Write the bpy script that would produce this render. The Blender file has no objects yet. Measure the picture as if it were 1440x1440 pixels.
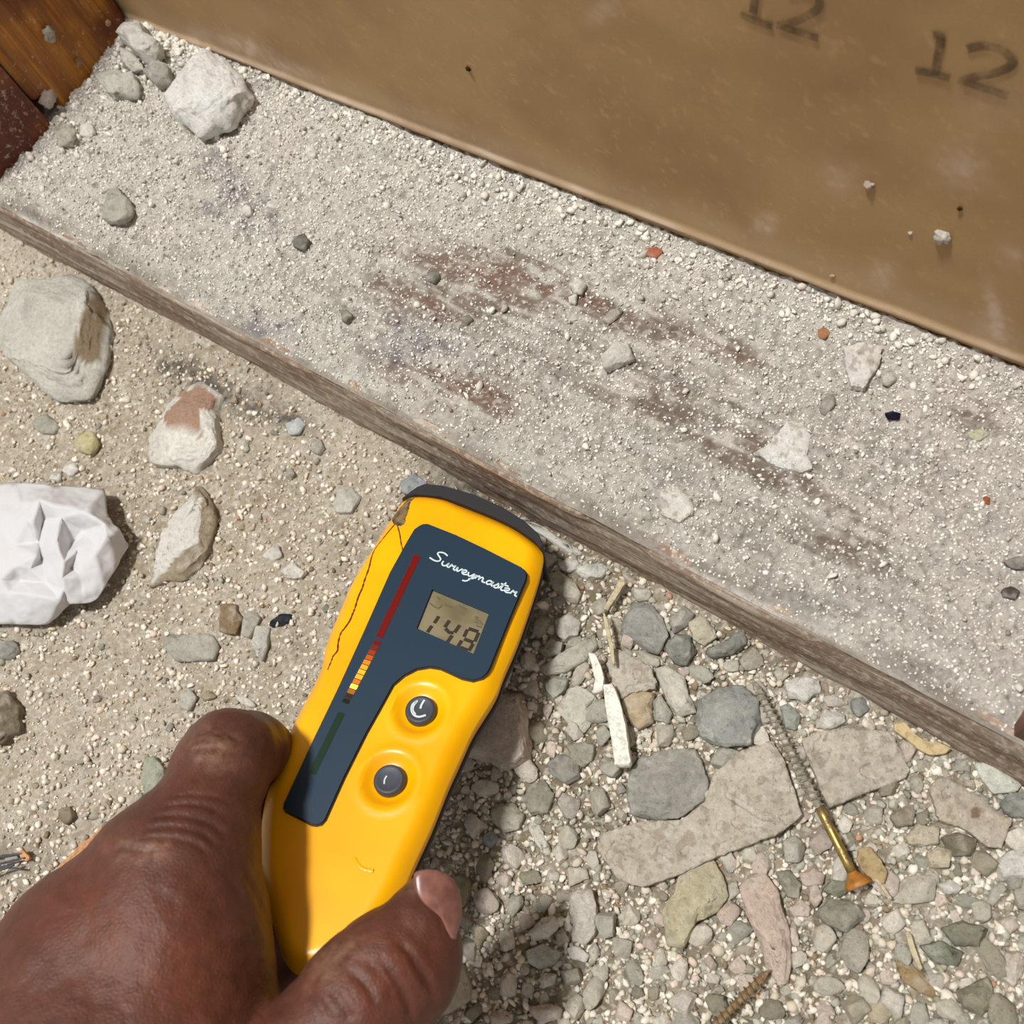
import bpy, bmesh, math, random
import numpy as np
from mathutils import Vector, Matrix
from mathutils.bvhtree import BVHTree
from mathutils.geometry import delaunay_2d_cdt
rnd = random.Random(7); rng = np.random.default_rng(7)
C = bpy.context.scene.collection

# ---------- camera (pose solved from the timber's vanishing point) ----------
F = 1440.0; H = 0.33
Xc = np.array([3058, 1664, -1440.]); Xc /= np.linalg.norm(Xc)
Dc = np.array([350, 602.9, 1440.]); Dc -= Xc * Dc.dot(Xc); Dc /= np.linalg.norm(Dc)
Zc = -Dc; Yc = np.cross(Zc, Xc); M = np.array([Xc, Yc, Zc])
cam = bpy.data.cameras.new('camera'); cam_o = bpy.data.objects.new('camera', cam); C.objects.link(cam_o)
r_, u_, b_ = M @ [1, 0, 0], M @ [0, -1, 0], M @ [0, 0, -1]
cam_o.matrix_world = Matrix(((r_[0], u_[0], b_[0], 0), (r_[1], u_[1], b_[1], 0), (r_[2], u_[2], b_[2], H), (0, 0, 0, 1)))
cam.sensor_width = 36; cam.lens = 36; cam.clip_start = 0.005; cam.clip_end = 30
cam.dof.use_dof = True; cam.dof.focus_distance = 0.335; cam.dof.aperture_fstop = 22
bpy.context.scene.camera = cam_o

# ---------- light: one work lamp up to the left, soft room light ----------
world = bpy.data.worlds.new('room_light'); bpy.context.scene.world = world; world.use_nodes = True
bg = world.node_tree.nodes['Background']; bg.inputs[0].default_value = (1.0, 0.965, 0.91, 1); bg.inputs[1].default_value = 0.33
la = bpy.data.lights.new('work_lamp', 'AREA'); la.shape = 'DISK'; la.size = 0.20; la.energy = 33; la.color = (1.0, 0.99, 0.965)
lo = bpy.data.objects.new('work_lamp', la); C.objects.link(lo); lo.location = (-0.42, -0.17, 2.0)
lo.rotation_euler = (Vector((-0.15, 0.06, 0)) - lo.location).to_track_quat('-Z', 'Y').to_euler()
vs = bpy.context.scene.view_settings
vs.view_transform = 'Standard'; vs.look = 'None'; vs.gamma = 1; vs.use_curve_mapping = False; vs.exposure = 0.36

# ---------- helpers ----------
def P(px, py, z):
    d = M @ np.array([px - 720, py - 720, F]); t = (z - H) / d[2]; p = d * t; p[2] += H; return p
def PY(px, py, y):
    d = M @ np.array([px - 720, py - 720, F]); t = y / d[1]; return d * t + [0, 0, H]
def pix(w):
    c = (np.asarray(w, float) - np.array([0, 0, H])) @ M
    return c[..., 0] / c[..., 2] * F + 720, c[..., 1] / c[..., 2] * F + 720
def lin(c):
    c = np.asarray(c, float) / 255.; return np.where(c <= .04045, c / 12.92, ((c + .055) / 1.055) ** 2.4)
def _h(ix, iy, iz, s):
    n = (ix * 374761393 + iy * 668265263 + iz * 2147483647 + s * 144665) & 0xffffffff
    n = ((n ^ (n >> 13)) * 1274126177) & 0xffffffff
    n = ((n ^ (n >> 16)) * 2246822519) & 0xffffffff
    return ((n ^ (n >> 15)) & 0xffffff) / float(0xffffff)
def noise(p, f, s=0):
    p = np.asarray(p, float) * f
    if p.shape[-1] == 2: p = np.concatenate([p, np.zeros(p.shape[:-1] + (1,))], -1)
    i = np.floor(p).astype(np.int64); t = p - i; t = t * t * (3 - 2 * t); x, y, z = i[..., 0], i[..., 1], i[..., 2]; r = 0
    for a in (0, 1):
        for b in (0, 1):
            for c in (0, 1):
                w = (t[..., 0] if a else 1 - t[..., 0]) * (t[..., 1] if b else 1 - t[..., 1]) * (t[..., 2] if c else 1 - t[..., 2])
                r = r + w * _h(x + a, y + b, z + c, s)
    return r * 2 - 1
def fbm(p, f, o=4, s=0):
    return sum(noise(p, f * 2 ** k, s + k) * .5 ** k for k in range(o))
def sstep(a, b, x):
    t = np.clip((x - a) / (b - a), 0, 1); return t * t * (3 - 2 * t)
def inpoly(X, Y, poly):
    r = np.zeros(np.shape(X), bool); n = len(poly)
    for i in range(n):
        x1, y1 = poly[i]; x2, y2 = poly[(i + 1) % n]
        c = ((y1 > Y) != (y2 > Y)) & (X < (x2 - x1) * (Y - y1) / ((y2 - y1) or 1e-9) + x1); r ^= c
    return r
def mesh(name, V, Fc, cols=None, smooth=True):
    me = bpy.data.meshes.new(name); V = np.asarray(V, float)
    if isinstance(Fc, np.ndarray):
        k = Fc.shape[1]; n = len(Fc)
        me.vertices.add(len(V)); me.vertices.foreach_set('co', V.ravel())
        me.loops.add(n * k); me.loops.foreach_set('vertex_index', Fc.astype(np.int32).ravel())
        me.polygons.add(n); me.polygons.foreach_set('loop_start', np.arange(0, n * k, k, dtype=np.int32))
        me.polygons.foreach_set('loop_total', np.full(n, k, dtype=np.int32))
        me.update(calc_edges=True); me.validate()
    else:
        me.from_pydata([tuple(v) for v in V], [], [tuple(f) for f in Fc]); me.update()
    if smooth: me.polygons.foreach_set('use_smooth', np.ones(len(me.polygons), bool))
    if cols is not None:
        a = me.color_attributes.new('Col', 'FLOAT_COLOR', 'POINT')
        a.data.foreach_set('color', np.concatenate([np.asarray(cols, float), np.ones((len(V), 1))], 1).ravel())
    return me
def link(name, me, mat, parent=None, loc=None):
    o = bpy.data.objects.new(name, me); C.objects.link(o)
    if mat is not None and not me.materials: me.materials.append(mat)
    if parent is not None: o.parent = parent
    if loc is not None: o.location = loc
    return o
def tag(o, label=None, cat=None, group=None, kind=None):
    for k, v in (('label', label), ('category', cat), ('group', group), ('kind', kind)):
        if v: o[k] = v
    return o
def empty(name, loc):
    o = bpy.data.objects.new(name, None); C.objects.link(o); o.location = loc; o.empty_display_size = .01; return o
def gridmesh(xs, ys, fn):
    X, Y = np.meshgrid(xs, ys, indexing='ij'); V = fn(X, Y).reshape(-1, 3); nx, ny = len(xs), len(ys)
    i, j = np.meshgrid(np.arange(nx - 1), np.arange(ny - 1), indexing='ij'); a = (i * ny + j).ravel()
    return V, np.stack([a, a + ny, a + ny + 1, a + 1], 1)
def catmull(pts, n=6):
    pts = [np.asarray(p, float) for p in pts]
    if len(pts) < 3: return pts
    q = [2 * pts[0] - pts[1]] + pts + [2 * pts[-1] - pts[-2]]; out = []
    for i in range(1, len(q) - 2):
        for k in range(n):
            t = k / n; a, b, c, d = q[i - 1], q[i], q[i + 1], q[i + 2]
            out.append(.5 * (2 * b + (c - a) * t + (2 * a - 5 * b + 4 * c - d) * t * t + (3 * b - a - 3 * c + d) * t ** 3))
    return out + [pts[-1]]
def ribbon(lines, nrm, width, thick=.00015, off=.0001):
    """flat raised strokes lying on a surface; lines = list of (points list), nrm = normal or list of normals"""
    V, Fc = [], []
    for L in lines:
        L = [np.asarray(p, float) for p in L]; n = len(L)
        for i, p in enumerate(L):
            N = nrm if isinstance(nrm, np.ndarray) else nrm[0]
            t = L[min(i + 1, n - 1)] - L[max(i - 1, 0)]; t /= np.linalg.norm(t) + 1e-12
            s = np.cross(N, t); s /= np.linalg.norm(s) + 1e-12
            w = width[i] if hasattr(width, '__len__') else width
            V += [p - s * w / 2 + N * (off - thick), p - s * w / 2 + N * off, p + s * w / 2 + N * off, p + s * w / 2 + N * (off - thick)]
        b = len(V) - 4 * n
        for i in range(n - 1):
            for k in range(4): Fc.append((b + 4 * i + k, b + 4 * i + (k + 1) % 4, b + 4 * i + 4 + (k + 1) % 4, b + 4 * i + 4 + k))
        Fc += [(b, b + 3, b + 2, b + 1), (b + 4 * n - 4, b + 4 * n - 3, b + 4 * n - 2, b + 4 * n - 1)]
    return V, Fc

# ---------- materials ----------
def mat(name, col=(.8, .8, .8), rough=.6, **kw):
    m = bpy.data.materials.new(name); m.use_nodes = True; nt = m.node_tree; p = nt.nodes['Principled BSDF']
    p.inputs['Base Color'].default_value = (*col, 1); p.inputs['Roughness'].default_value = rough
    for k, v in kw.items(): p.inputs[k.replace('_', ' ')].default_value = v
    return m, nt, p
def nod(nt, t, **kw):
    n = nt.nodes.new(t)
    for k, v in kw.items():
        if k in n.inputs: n.inputs[k].default_value = v
        else: setattr(n, k, v)
    return n
def mixc(nt, a, b, f, mode='MIX'):
    n = nt.nodes.new('ShaderNodeMix'); n.data_type = 'RGBA'; n.blend_type = mode
    for s, v in ((0, f), (6, a), (7, b)):
        if isinstance(v, bpy.types.NodeSocket): nt.links.new(v, n.inputs[s])
        elif s == 0: n.inputs[s].default_value = v
        else: n.inputs[s].default_value = (*v, 1)
    return n.outputs[2]
def ramp(nt, src, stops):
    r = nt.nodes.new('ShaderNodeValToRGB'); nt.links.new(src, r.inputs[0]); e = r.color_ramp.elements
    while len(e) < len(stops): e.new(.5)
    for k, (p, c) in enumerate(stops): e[k].position = p; e[k].color = (c, c, c, 1) if not hasattr(c, '__len__') else (*c, 1)
    return r.outputs[0]
def bump(nt, p, h, st, dist, prev=None):
    b = nt.nodes.new('ShaderNodeBump'); b.inputs['Strength'].default_value = st; b.inputs['Distance'].default_value = dist
    nt.links.new(h, b.inputs['Height'])
    if prev: nt.links.new(prev, b.inputs['Normal'])
    nt.links.new(b.outputs[0], p.inputs['Normal']); return b.outputs[0]
def tex(nt, kind, scale, vec=None, **kw):
    n = nt.nodes.new('ShaderNodeTex' + kind); n.inputs['Scale'].default_value = scale
    for k, v in kw.items():
        if k in n.inputs: n.inputs[k].default_value = v
        else: setattr(n, k, v)
    if vec: nt.links.new(vec, n.inputs['Vector'])
    return n
def attr_mat(name, rough, fine, lo_, hi_, bst, bd, spec=.2, pit=0):
    """colour from the vertex attribute, broken up by fine noise, with fine relief"""
    m, nt, p = mat(name, rough=rough); p.inputs['Specular IOR Level'].default_value = spec
    a = nod(nt, 'ShaderNodeAttribute', attribute_name='Col'); oi = nod(nt, 'ShaderNodeObjectInfo')
    g = nod(nt, 'ShaderNodeNewGeometry'); pos = g.outputs['Position']
    n1 = tex(nt, 'Noise', fine, pos, Detail=6, Roughness=.7)
    c = mixc(nt, a.outputs['Color'], oi.outputs['Color'], 1.0, 'MULTIPLY')
    c = mixc(nt, c, ramp(nt, n1.outputs[0], [(.3, lo_), (.7, hi_)]), 1.0, 'MULTIPLY')
    if pit:
        v = tex(nt, 'Voronoi', pit, pos); c = mixc(nt, c, ramp(nt, v.outputs['Distance'], [(.08, .55), (.2, 1.0)]), .6, 'MULTIPLY')
    nt.links.new(c, p.inputs['Base Color'])
    b = bump(nt, p, n1.outputs[0], bst, bd)
    n2 = tex(nt, 'Noise', fine * 3.3, pos, Detail=4, Roughness=.8); bump(nt, p, n2.outputs[0], bst * .9, bd * .55, b)
    return m
M_dust = attr_mat('plaster_dust', .95, 900, .80, 1.13, 1.0, .0009)
M_floor = attr_mat('gritty_dust', .95, 700, .74, 1.17, 1.0, .0010)
M_rock = attr_mat('broken_mortar', .95, 600, .80, 1.12, 1.0, .0010, spec=.1, pit=420)
M_board = attr_mat('kraft_paper', .62, 1500, .93, 1.05, .25, .00015, spec=.35)
M_grain = attr_mat('crumbs', .95, 1200, .9, 1.06, .4, .0003)

# wood with grain along X (timber) or Z (studs)
def wood_mat(name, c1, c2, c3, axis, dustamt, rough=.7):
    m, nt, p = mat(name, rough=rough); g = nod(nt, 'ShaderNodeNewGeometry')
    mp = nod(nt, 'ShaderNodeMapping'); nt.links.new(g.outputs['Position'], mp.inputs['Vector'])
    s = [1, 1, 1]; s[axis] = .045; mp.inputs['Scale'].default_value = s
    n = tex(nt, 'Noise', 260, mp.outputs[0], Detail=7, Roughness=.65, Distortion=.6)
    n2 = tex(nt, 'Noise', 28, g.outputs['Position'], Detail=4)
    c = mixc(nt, c1, c2, ramp(nt, n.outputs[0], [(.38, 0.), (.62, 1.)])); c = mixc(nt, c, c3, ramp(nt, n2.outputs[0], [(.42, 0.), (.6, 1.)]))
    n3 = tex(nt, 'Noise', 420, g.outputs['Position'], Detail=5, Roughness=.7)
    c = mixc(nt, c, tuple(lin((205, 190, 172))), ramp(nt, n3.outputs[0], [(.62 - dustamt * .2, 0.), (.72 - dustamt * .1, .85)]))
    nt.links.new(c, p.inputs['Base Color']); bump(nt, p, n.outputs[0], .8, .0012)
    return m
M_timber = wood_mat('weathered_timber', lin((118, 98, 84)), lin((190, 176, 160)), lin((142, 118, 100)), 0, .7, .85)
M_stud = wood_mat('resinous_pine', lin((196, 130, 30)), lin((134, 74, 12)), lin((112, 52, 12)), 2, .12, .4)
M_stud2 = wood_mat('red_stained_pine', lin((116, 48, 14)), lin((186, 110, 34)), lin((92, 34, 12)), 2, .36, .45)
M_stud3 = wood_mat('brown_post_wood', lin((120, 62, 38)), lin((92, 46, 28)), lin((140, 84, 52)), 2, .05, .5)

# ---------- heights of the ground ----------
YF, YB, TP = 0.0775, 0.178, 0.039
def floor_z(x, y, fine=True):
    p = np.stack([x, y], -1)
    z = .0016 * fbm(p, 28, 3, 11) + .0042 * np.exp(-(YF - y) / .016) * sstep(-.16, -.24, x) + .003 * np.exp(-(YF - y) / .02) * sstep(-.16, -.1, x)
    if fine:
        z = z + .0007 * fbm(p, 220, 2, 31) + .0009 * np.maximum(noise(p, 420, 3), 0) ** 1.5 + .0006 * np.maximum(noise(p, 800, 4), 0)
    return z
# ---------- the setting ----------
def axis_pts(a0, a1, b0, b1, d, D):
    return np.unique(np.round(np.concatenate([np.arange(b0, a0, D), np.arange(a0, a1, d), np.arange(a1, b1 + D, D)]), 6))
def blobs(px, py, L):
    r = np.zeros(np.shape(px))
    for (cx, cy, rx, ry, ang, w) in L:
        c, s = math.cos(math.radians(ang)), math.sin(math.radians(ang)); dx, dy = px - cx, py - cy
        r = r + w * np.exp(-((dx * c + dy * s) / rx) ** 2 - ((-dx * s + dy * c) / ry) ** 2)
    return r
def mixn(a, b, t): return a * (1 - t[..., None]) + np.asarray(b) * t[..., None]

# floor
xs = axis_pts(-.435, .09, -.62, .30, .00075, .012); ys = np.unique(np.concatenate([np.arange(-.30, -.17, .012), np.arange(-.17, .0785, .00075), [.082]]))
V, Fq = gridmesh(xs, ys, lambda X, Y: np.stack([X, Y, floor_z(X, Y)], -1))
px, py = pix(V); pxy = V[:, :2]
n = fbm(pxy, 60, 3, 50); n2 = fbm(pxy, 350, 3, 60); n3 = noise(pxy, 900, 70)
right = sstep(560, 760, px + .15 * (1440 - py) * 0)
base = mixn(np.broadcast_to(lin((198, 184, 162)), (len(V), 3)), lin((158, 146, 124)), right)  # dust among the heaped stones painted darker to stand for their shade
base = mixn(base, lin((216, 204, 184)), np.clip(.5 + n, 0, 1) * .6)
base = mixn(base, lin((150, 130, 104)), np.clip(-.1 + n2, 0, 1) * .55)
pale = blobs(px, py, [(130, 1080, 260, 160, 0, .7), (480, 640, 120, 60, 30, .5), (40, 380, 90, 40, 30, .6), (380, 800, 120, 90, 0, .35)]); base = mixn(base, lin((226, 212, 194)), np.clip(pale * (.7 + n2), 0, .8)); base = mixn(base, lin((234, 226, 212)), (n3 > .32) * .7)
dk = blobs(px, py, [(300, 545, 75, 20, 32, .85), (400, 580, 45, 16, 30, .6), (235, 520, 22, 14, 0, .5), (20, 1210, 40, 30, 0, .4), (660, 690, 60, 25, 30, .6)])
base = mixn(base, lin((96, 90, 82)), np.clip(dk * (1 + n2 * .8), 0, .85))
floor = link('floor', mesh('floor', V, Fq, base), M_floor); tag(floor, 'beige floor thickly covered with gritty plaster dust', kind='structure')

# kraft-faced plasterboard wall
xw = axis_pts(-.40, .03, -.62, .45, .0009, .02); zw = np.unique(np.concatenate([np.arange(.030, .176, .0009), np.arange(.176, .5, .02)]))
def wallfn(X, Z):
    lip = -.0011 * np.exp(-((Z - .0475 - .001 * noise(np.stack([X, Z * 0], -1), 30, 5)) / .0016) ** 2) + .0012 * sstep(.046, .040, Z)
    return np.stack([X, YB + lip + .0002 * fbm(np.stack([X, Z], -1), 60, 2, 8), Z], -1)
V, Fq = gridmesh(xw, zw, wallfn); Fq = Fq[:, ::-1]; px, py = pix(V); q = V[:, [0, 2]]
n = fbm(q, 25, 4, 80); fib = fbm(q * [1, 1.], 500, 2, 90)
base = mixn(np.broadcast_to(lin((170, 138, 94)), (len(V), 3)), lin((156, 124, 84)), np.clip(.5 + n, 0, 1))
base = mixn(base, lin((190, 156, 108)), np.clip(fib - .55, 0, 1) * .8)
sm = blobs(px, py, [(1350, 235, 34, 28, 0, .38), (1180, 250, 26, 24, 0, .22), (1075, 316, 14, 13, 0, .55), (1240, 388, 18, 18, 0, .38), (1400, 440, 8, 40, -15, .55), (1395, 460, 26, 26, 0, .3),
     (275, 50, 16, 12, 0, .4), (330, 62, 40, 12, 12, .35), (352, 72, 6, 14, 0, .5), (400, 95, 40, 10, 20, .35), (850, 12, 26, 12, -40, .35), (1425, 360, 22, 20, 0, .25), (520, 160, 60, 8, 20, .3), (1400, 150, 50, 30, 0, .15)])
base = mixn(base, lin((214, 192, 172)), np.clip(sm * (1 + fib * .5), 0, .7))
zz = V[:, 2]; band = np.exp(-((zz - .0484 - .0006 * n) / .0012) ** 2) * (.3 + .45 * np.clip(fbm(q * [1, .2], 60, 3, 95) + .3, 0, 1))
band += np.exp(-((zz - .054) / .006) ** 2) * .14
base = mixn(base, lin((216, 198, 178)), np.clip(band, 0, .8))
wall = link('wall_back', mesh('wall_back', V, Fq, base), M_board); tag(wall, 'brown kraft paper face of the plasterboard wall', kind='structure')
# rest of the board: thickness behind
# stencilled twelves
M_ink, nt, pr = mat('faded_stamp_ink', tuple(lin((92, 72, 52))), .8)
g = nod(nt, 'ShaderNodeNewGeometry'); nn = tex(nt, 'Noise', 260, g.outputs['Position'], Detail=5); nt.links.new(ramp(nt, nn.outputs[0], [(.36, .08), (.62, .42)]), pr.inputs['Alpha'])
def stamp(lines, lab):
    L = [[PY(x, y, YB) * [1, 0, 1] + [0, YB - .0004, 0] for x, y in catmull([(960 + a / 3, b / 3) for a, b in l], 5)] for l in lines]
    V, Fc = ribbon(L, np.array([0, -1., 0]), .0021, .0001, .0001)
    o = link('stamped_number', mesh('stamp', V, Fc, smooth=False), M_ink, wall); o['label'] = lab
stamp([[(1060, 140), (1110, 145)], [(1095, 150), (1082, 230), (1068, 312)], [(985, 292), (1060, 305), (1130, 326)], [(1205, 200), (1280, 188), (1360, 212), (1396, 262), (1330, 300), (1240, 318), (1180, 334)], [(1165, 330), (1260, 362), (1375, 400)]], 'faded number 12 stamped on the kraft paper')
stamp([[(290, -95), (330, -90)], [(322, -90), (310, -20), (300, 52)], [(245, 55), (310, 82), (382, 106)], [(440, -40), (510, -52), (575, -20), (570, 35), (490, 80), (408, 104)], [(400, 100), (490, 130), (575, 156)]], 'faded number 12 stamped on the kraft paper, cut by the top of the photo')

# timber plate
def top_z(x, y):
    p = np.stack([x, y], -1); px, py = pix(np.stack([x, y, np.full_like(x, TP)], -1))
    bare = np.clip(blobs(px, py, BARE) * (1 + .9 * fbm(p * [.5, 1], 120, 3, 20)), 0, 1)
    t = .0012 + .0006 * fbm(p, 45, 3, 21) + .0030 * sstep(-.28, -.40, x) + .0026 * np.exp(-(YB - y) / .012) + .0012 * sstep(-.2, -.33, x)
    t = t * (1 - .62 * bare)
    t = t + (.0003 + .0004 * (1 - bare)) * (np.maximum(noise(p, 500, 23), 0) ** 1.3 * 1.9 + 1.1 * fbm(p, 800, 2, 24)) + (1 - bare) * .0006 * fbm(p, 160, 2, 27)
    edge = sstep(YF + .0012, YF + .007, y + .0022 * fbm(p * [.6, 0], 90, 3, 25))
    return TP + t * edge - .0016 * (1 - edge), bare
BARE = [(740, 405, 150, 34, 12, 1.0), (610, 425, 80, 28, 12, .8), (650, 545, 90, 30, 20, .9), (860, 450, 150, 34, 22, .55), (960, 590, 200, 40, 30, .45), (1080, 640, 130, 40, 28, .45), (1180, 760, 150, 45, 30, .3),
        (780, 620, 60, 20, 25, .3), (330, 275, 60, 26, 40, .3), (500, 430, 60, 24, 20, .35), (1370, 590, 60, 25, 25, .4), (1010, 480, 90, 14, 22, .5), (880, 560, 60, 12, 20, .5), (1150, 920, 120, 12, 28, .4)]
xt = axis_pts(-.405, .035, -.62, .45, .0006, .02); yt = np.unique(np.concatenate([np.arange(YF + .0008, YB + .0005, .0006), [YB + .0005]]))
store = {}
def tf(X, Y):
    z, b = top_z(X, Y); store['b'] = b.ravel(); return np.stack([X, Y, z], -1)
V, Fq = gridmesh(xt, yt, tf); bare = store['b']; px, py = pix(V); pxy = V[:, :2]
n = fbm(pxy, 30, 4, 100); n2 = fbm(pxy, 260, 3, 110); n3 = noise(pxy, 1100, 120); n4 = noise(pxy, 700, 125); st = fbm(pxy * [.12, 1], 420, 3, 130)
base = mixn(np.broadcast_to(lin((230, 225, 213)), (len(V), 3)), lin((234, 225, 214)), np.clip(.4 + n, 0, 1) * .7)
base = mixn(base, lin((186, 182, 172)), np.clip(n2 + .1, 0, 1) * .7)
base = mixn(base, lin((236, 224, 214)), sstep(1050, 1400, px) * .5)
grey = blobs(px, py, [(1150, 800, 260, 70, 35, .55), (1250, 640, 160, 50, 30, .5), (940, 560, 240, 60, 25, .5), (760, 520, 200, 60, 22, .35), (1120, 950, 200, 18, 28, .5)])
base = mixn(base, lin((156, 150, 140)), np.clip(grey * (.42 + st * .8), 0, .6))
red = blobs(px, py, [(715, 392, 110, 20, 12, 1.), (600, 425, 60, 18, 10, .5), (640, 548, 80, 22, 18, .9), (790, 415, 90, 18, 15, .5), (1000, 490, 60, 10, 20, .5), (860, 470, 80, 10, 22, .4)])
base = mixn(base, lin((140, 122, 108)), np.clip(bare * (.95 + st * 1.0 + n2 * .5), 0, .85))
base = mixn(base, lin((150, 118, 102)), np.clip(red * (.55 + st * .9 + n2 * .6), 0, .8))
blue = blobs(px, py, [(330, 270, 55, 22, 45, .6), (300, 300, 40, 14, 20, .4), (375, 462, 34, 13, 10, .7), (590, 480, 60, 26, 15, .45), (560, 500, 30, 20, 0, .3), (255, 95, 10, 10, 0, .3)])
base = mixn(base, lin((142, 140, 152)), np.clip(blue * (1 + n2), 0, .7))
base = mixn(base, lin((240, 236, 228)), ((n3 > .42) & (n4 > -.3)) * .55)
base = mixn(base, lin((120, 106, 92)), (n4 < -.62) * .35)
E0 = np.exp(-(pxy[:, 1] - YF) / .004); base = mixn(base, lin((158, 146, 132)), np.clip(E0 * (.8 + st), 0, .7))
# timber body with worn arris
prof = [(YB + .004, .0375), (YF + .004, .0378), (YF + .0022, .0376), (YF + .0010, .0368), (YF + .0002, .0352), (YF, .033)] + [(YF + .0001, .033 - .0022 * k) for k in range(1, 17)] + [(YF + .001, -.006), (YB + .004, -.006)]
xb = axis_pts(-.30, .06, -.62, .45, .0015, .02); TV = []
for (y, z) in prof:
    p = np.stack([xb, np.full_like(xb, z)], -1); d = .0007 * fbm(p * [.25, 2.2], 90, 4, 140) + .0004 * noise(p * [.1, 1], 900, 141); chip = .0016 * sstep(.25, .6, noise(p * [.6, .0], 55, 142)) * (1 if .030 < z < .038 else .15)
    f = 1 if y < YF + .005 else 0
    TV.append(np.stack([xb, y + (d + chip * .6) * f, z - chip * .5 * f + .0003 * d / .0007 * f], -1))
TV = np.array(TV).reshape(-1, 3); nx = len(xb); k, i = np.meshgrid(np.arange(len(prof)), np.arange(nx - 1), indexing='ij'); k2 = (k + 1) % len(prof)
TF = np.stack([(k * nx + i).ravel(), (k * nx + i + 1).ravel(), (k2 * nx + i + 1).ravel(), (k2 * nx + i).ravel()], 1)
timber = link('timber_sole_plate', mesh('timber', TV, TF), M_timber); tag(timber, 'weathered timber sole plate under the brown wall, its top caked in plaster dust', 'timber')
dust = link('dust_layer', mesh('dust', V, Fq, base), M_dust, timber); tag(dust, 'pale plaster dust with rubbed brown patches', kind='stuff')

# studs
def stud_mesh(x0, x1, y0, y1, z0, z1, face, sd, chip=.0015, hole=None):
    """upright post with a finely divided worn face towards +X or -X"""
    ys_ = np.linspace(y0, y1, 46); zs_ = np.concatenate([np.linspace(z0, z0 + .16, 110), [z1]]); fx = x1 if face > 0 else x0
    def f(Y, Z):
        p = np.stack([Y, Z], -1); d = .0006 * fbm(p * [1, .12], 160, 3, sd) + chip * np.maximum(fbm(p * [1, .6], 45, 3, sd + 5), 0)
        r = np.minimum(Y - y0, y1 - Y); d = d + .0018 * np.exp(-r / .0012) + .004 * np.exp(-(Z - z0) / .002) * np.maximum(noise(p * [1, 0], 90, sd + 9) + .2, 0)
        if hole: d = d + .016 * sstep(hole[2], hole[2] * .7, np.hypot(Y - hole[0], (Z - hole[1]) * .7) + .0015 * noise(p, 400, 3))
        return np.stack([fx - face * d, Y, Z], -1)
    V, Fq = gridmesh(ys_, zs_, f); ny, nz = len(ys_), len(zs_)
    bx = x0 if face > 0 else x1; B = len(V); V = np.concatenate([V, [[bx, y0, z0], [bx, y0, z1], [bx, y1, z0], [bx, y1, z1]]]); Fl = [tuple(a) for a in (Fq if face > 0 else Fq[:, ::-1])]
    e0 = [j for j in range(nz)]; e1 = [(ny - 1) * nz + j for j in range(nz)]; zt_ = [i * nz + nz - 1 for i in range(ny)]; zb_ = [i * nz for i in range(ny)]
    cap = [tuple(e0[::-1] + [B, B + 1]), tuple(e1 + [B + 3, B + 2]), tuple(zb_ + [B + 2, B]), tuple(zt_[::-1] + [B + 1, B + 3]), (B, B + 2, B + 3, B + 1)]
    return V, Fl + [c if face > 0 else c[::-1] for c in cap]
V, Fl = stud_mesh(-.438, -.3985, .1205, YB - .0015, .0385, .30, 1, 200, .002, (.1215, .045, .0065)); s1 = link('timber_stud', mesh('stud', V, Fl), M_stud); tag(s1, 'orange pine stud standing in the corner against the brown wall', 'wooden post')
V, Fl = stud_mesh(-.440, -.3965, .0785, .1190, .0385, .30, 1, 230, .004); s2 = link('timber_stud', mesh('stud', V, Fl), M_stud2); tag(s2, 'dark red-brown stud standing in front of the orange pine stud', 'wooden post')
V, Fl = stud_mesh(.0285, .072, .0795, YB - .0015, .0385, .30, -1, 260, .0003); s3 = link('timber_stud', mesh('stud', V, Fl), M_stud3); tag(s3, 'reddish brown wooden post at the right end of the timber plate', 'wooden post')

# ---------- loose crumbs, nobody could count ----------
ICO = None
def ico(sub):
    bm = bmesh.new(); bmesh.ops.create_icosphere(bm, subdivisions=sub, radius=1); V = np.array([v.co[:] for v in bm.verts]); Fc = np.array([[v.index for v in f.verts] for f in bm.faces]); bm.free(); return V, Fc
IV, IF = ico(1)
def grains(pts, rad, cols, flat=.7):
    n = len(pts); V = np.repeat(IV[None], n, 0) * (1 + .35 * rng.uniform(-1, 1, (n, 12, 1))); V = V * rng.uniform(.6, 1.3, (n, 1, 3)) * [1, 1, flat]
    q = rng.normal(size=(n, 4)); q /= np.linalg.norm(q, axis=1)[:, None]; a, b, c, d = q.T
    R = np.stack([np.stack([1 - 2 * (c * c + d * d), 2 * (b * c - a * d), 2 * (b * d + a * c)], -1), np.stack([2 * (b * c + a * d), 1 - 2 * (b * b + d * d), 2 * (c * d - a * b)], -1), np.stack([2 * (b * d - a * c), 2 * (c * d + a * b), 1 - 2 * (b * b + c * c)], -1)], 1)
    V = np.einsum('nij,nkj->nki', R, V) * rad[:, None, None] + pts[:, None, :]
    Fc = (IF[None] + (np.arange(n) * 12)[:, None, None]).reshape(-1, 3); return V.reshape(-1, 3), Fc, np.repeat(cols, 12, 0)
def pal(n, cs, w):
    cs = np.array([lin(c) for c in cs]); w = np.array(w, float); k = rng.choice(len(cs), n, p=w / w.sum()); return np.clip(cs[k] * rng.uniform(.88, 1.1, (n, 1)), 0, 1)
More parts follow.
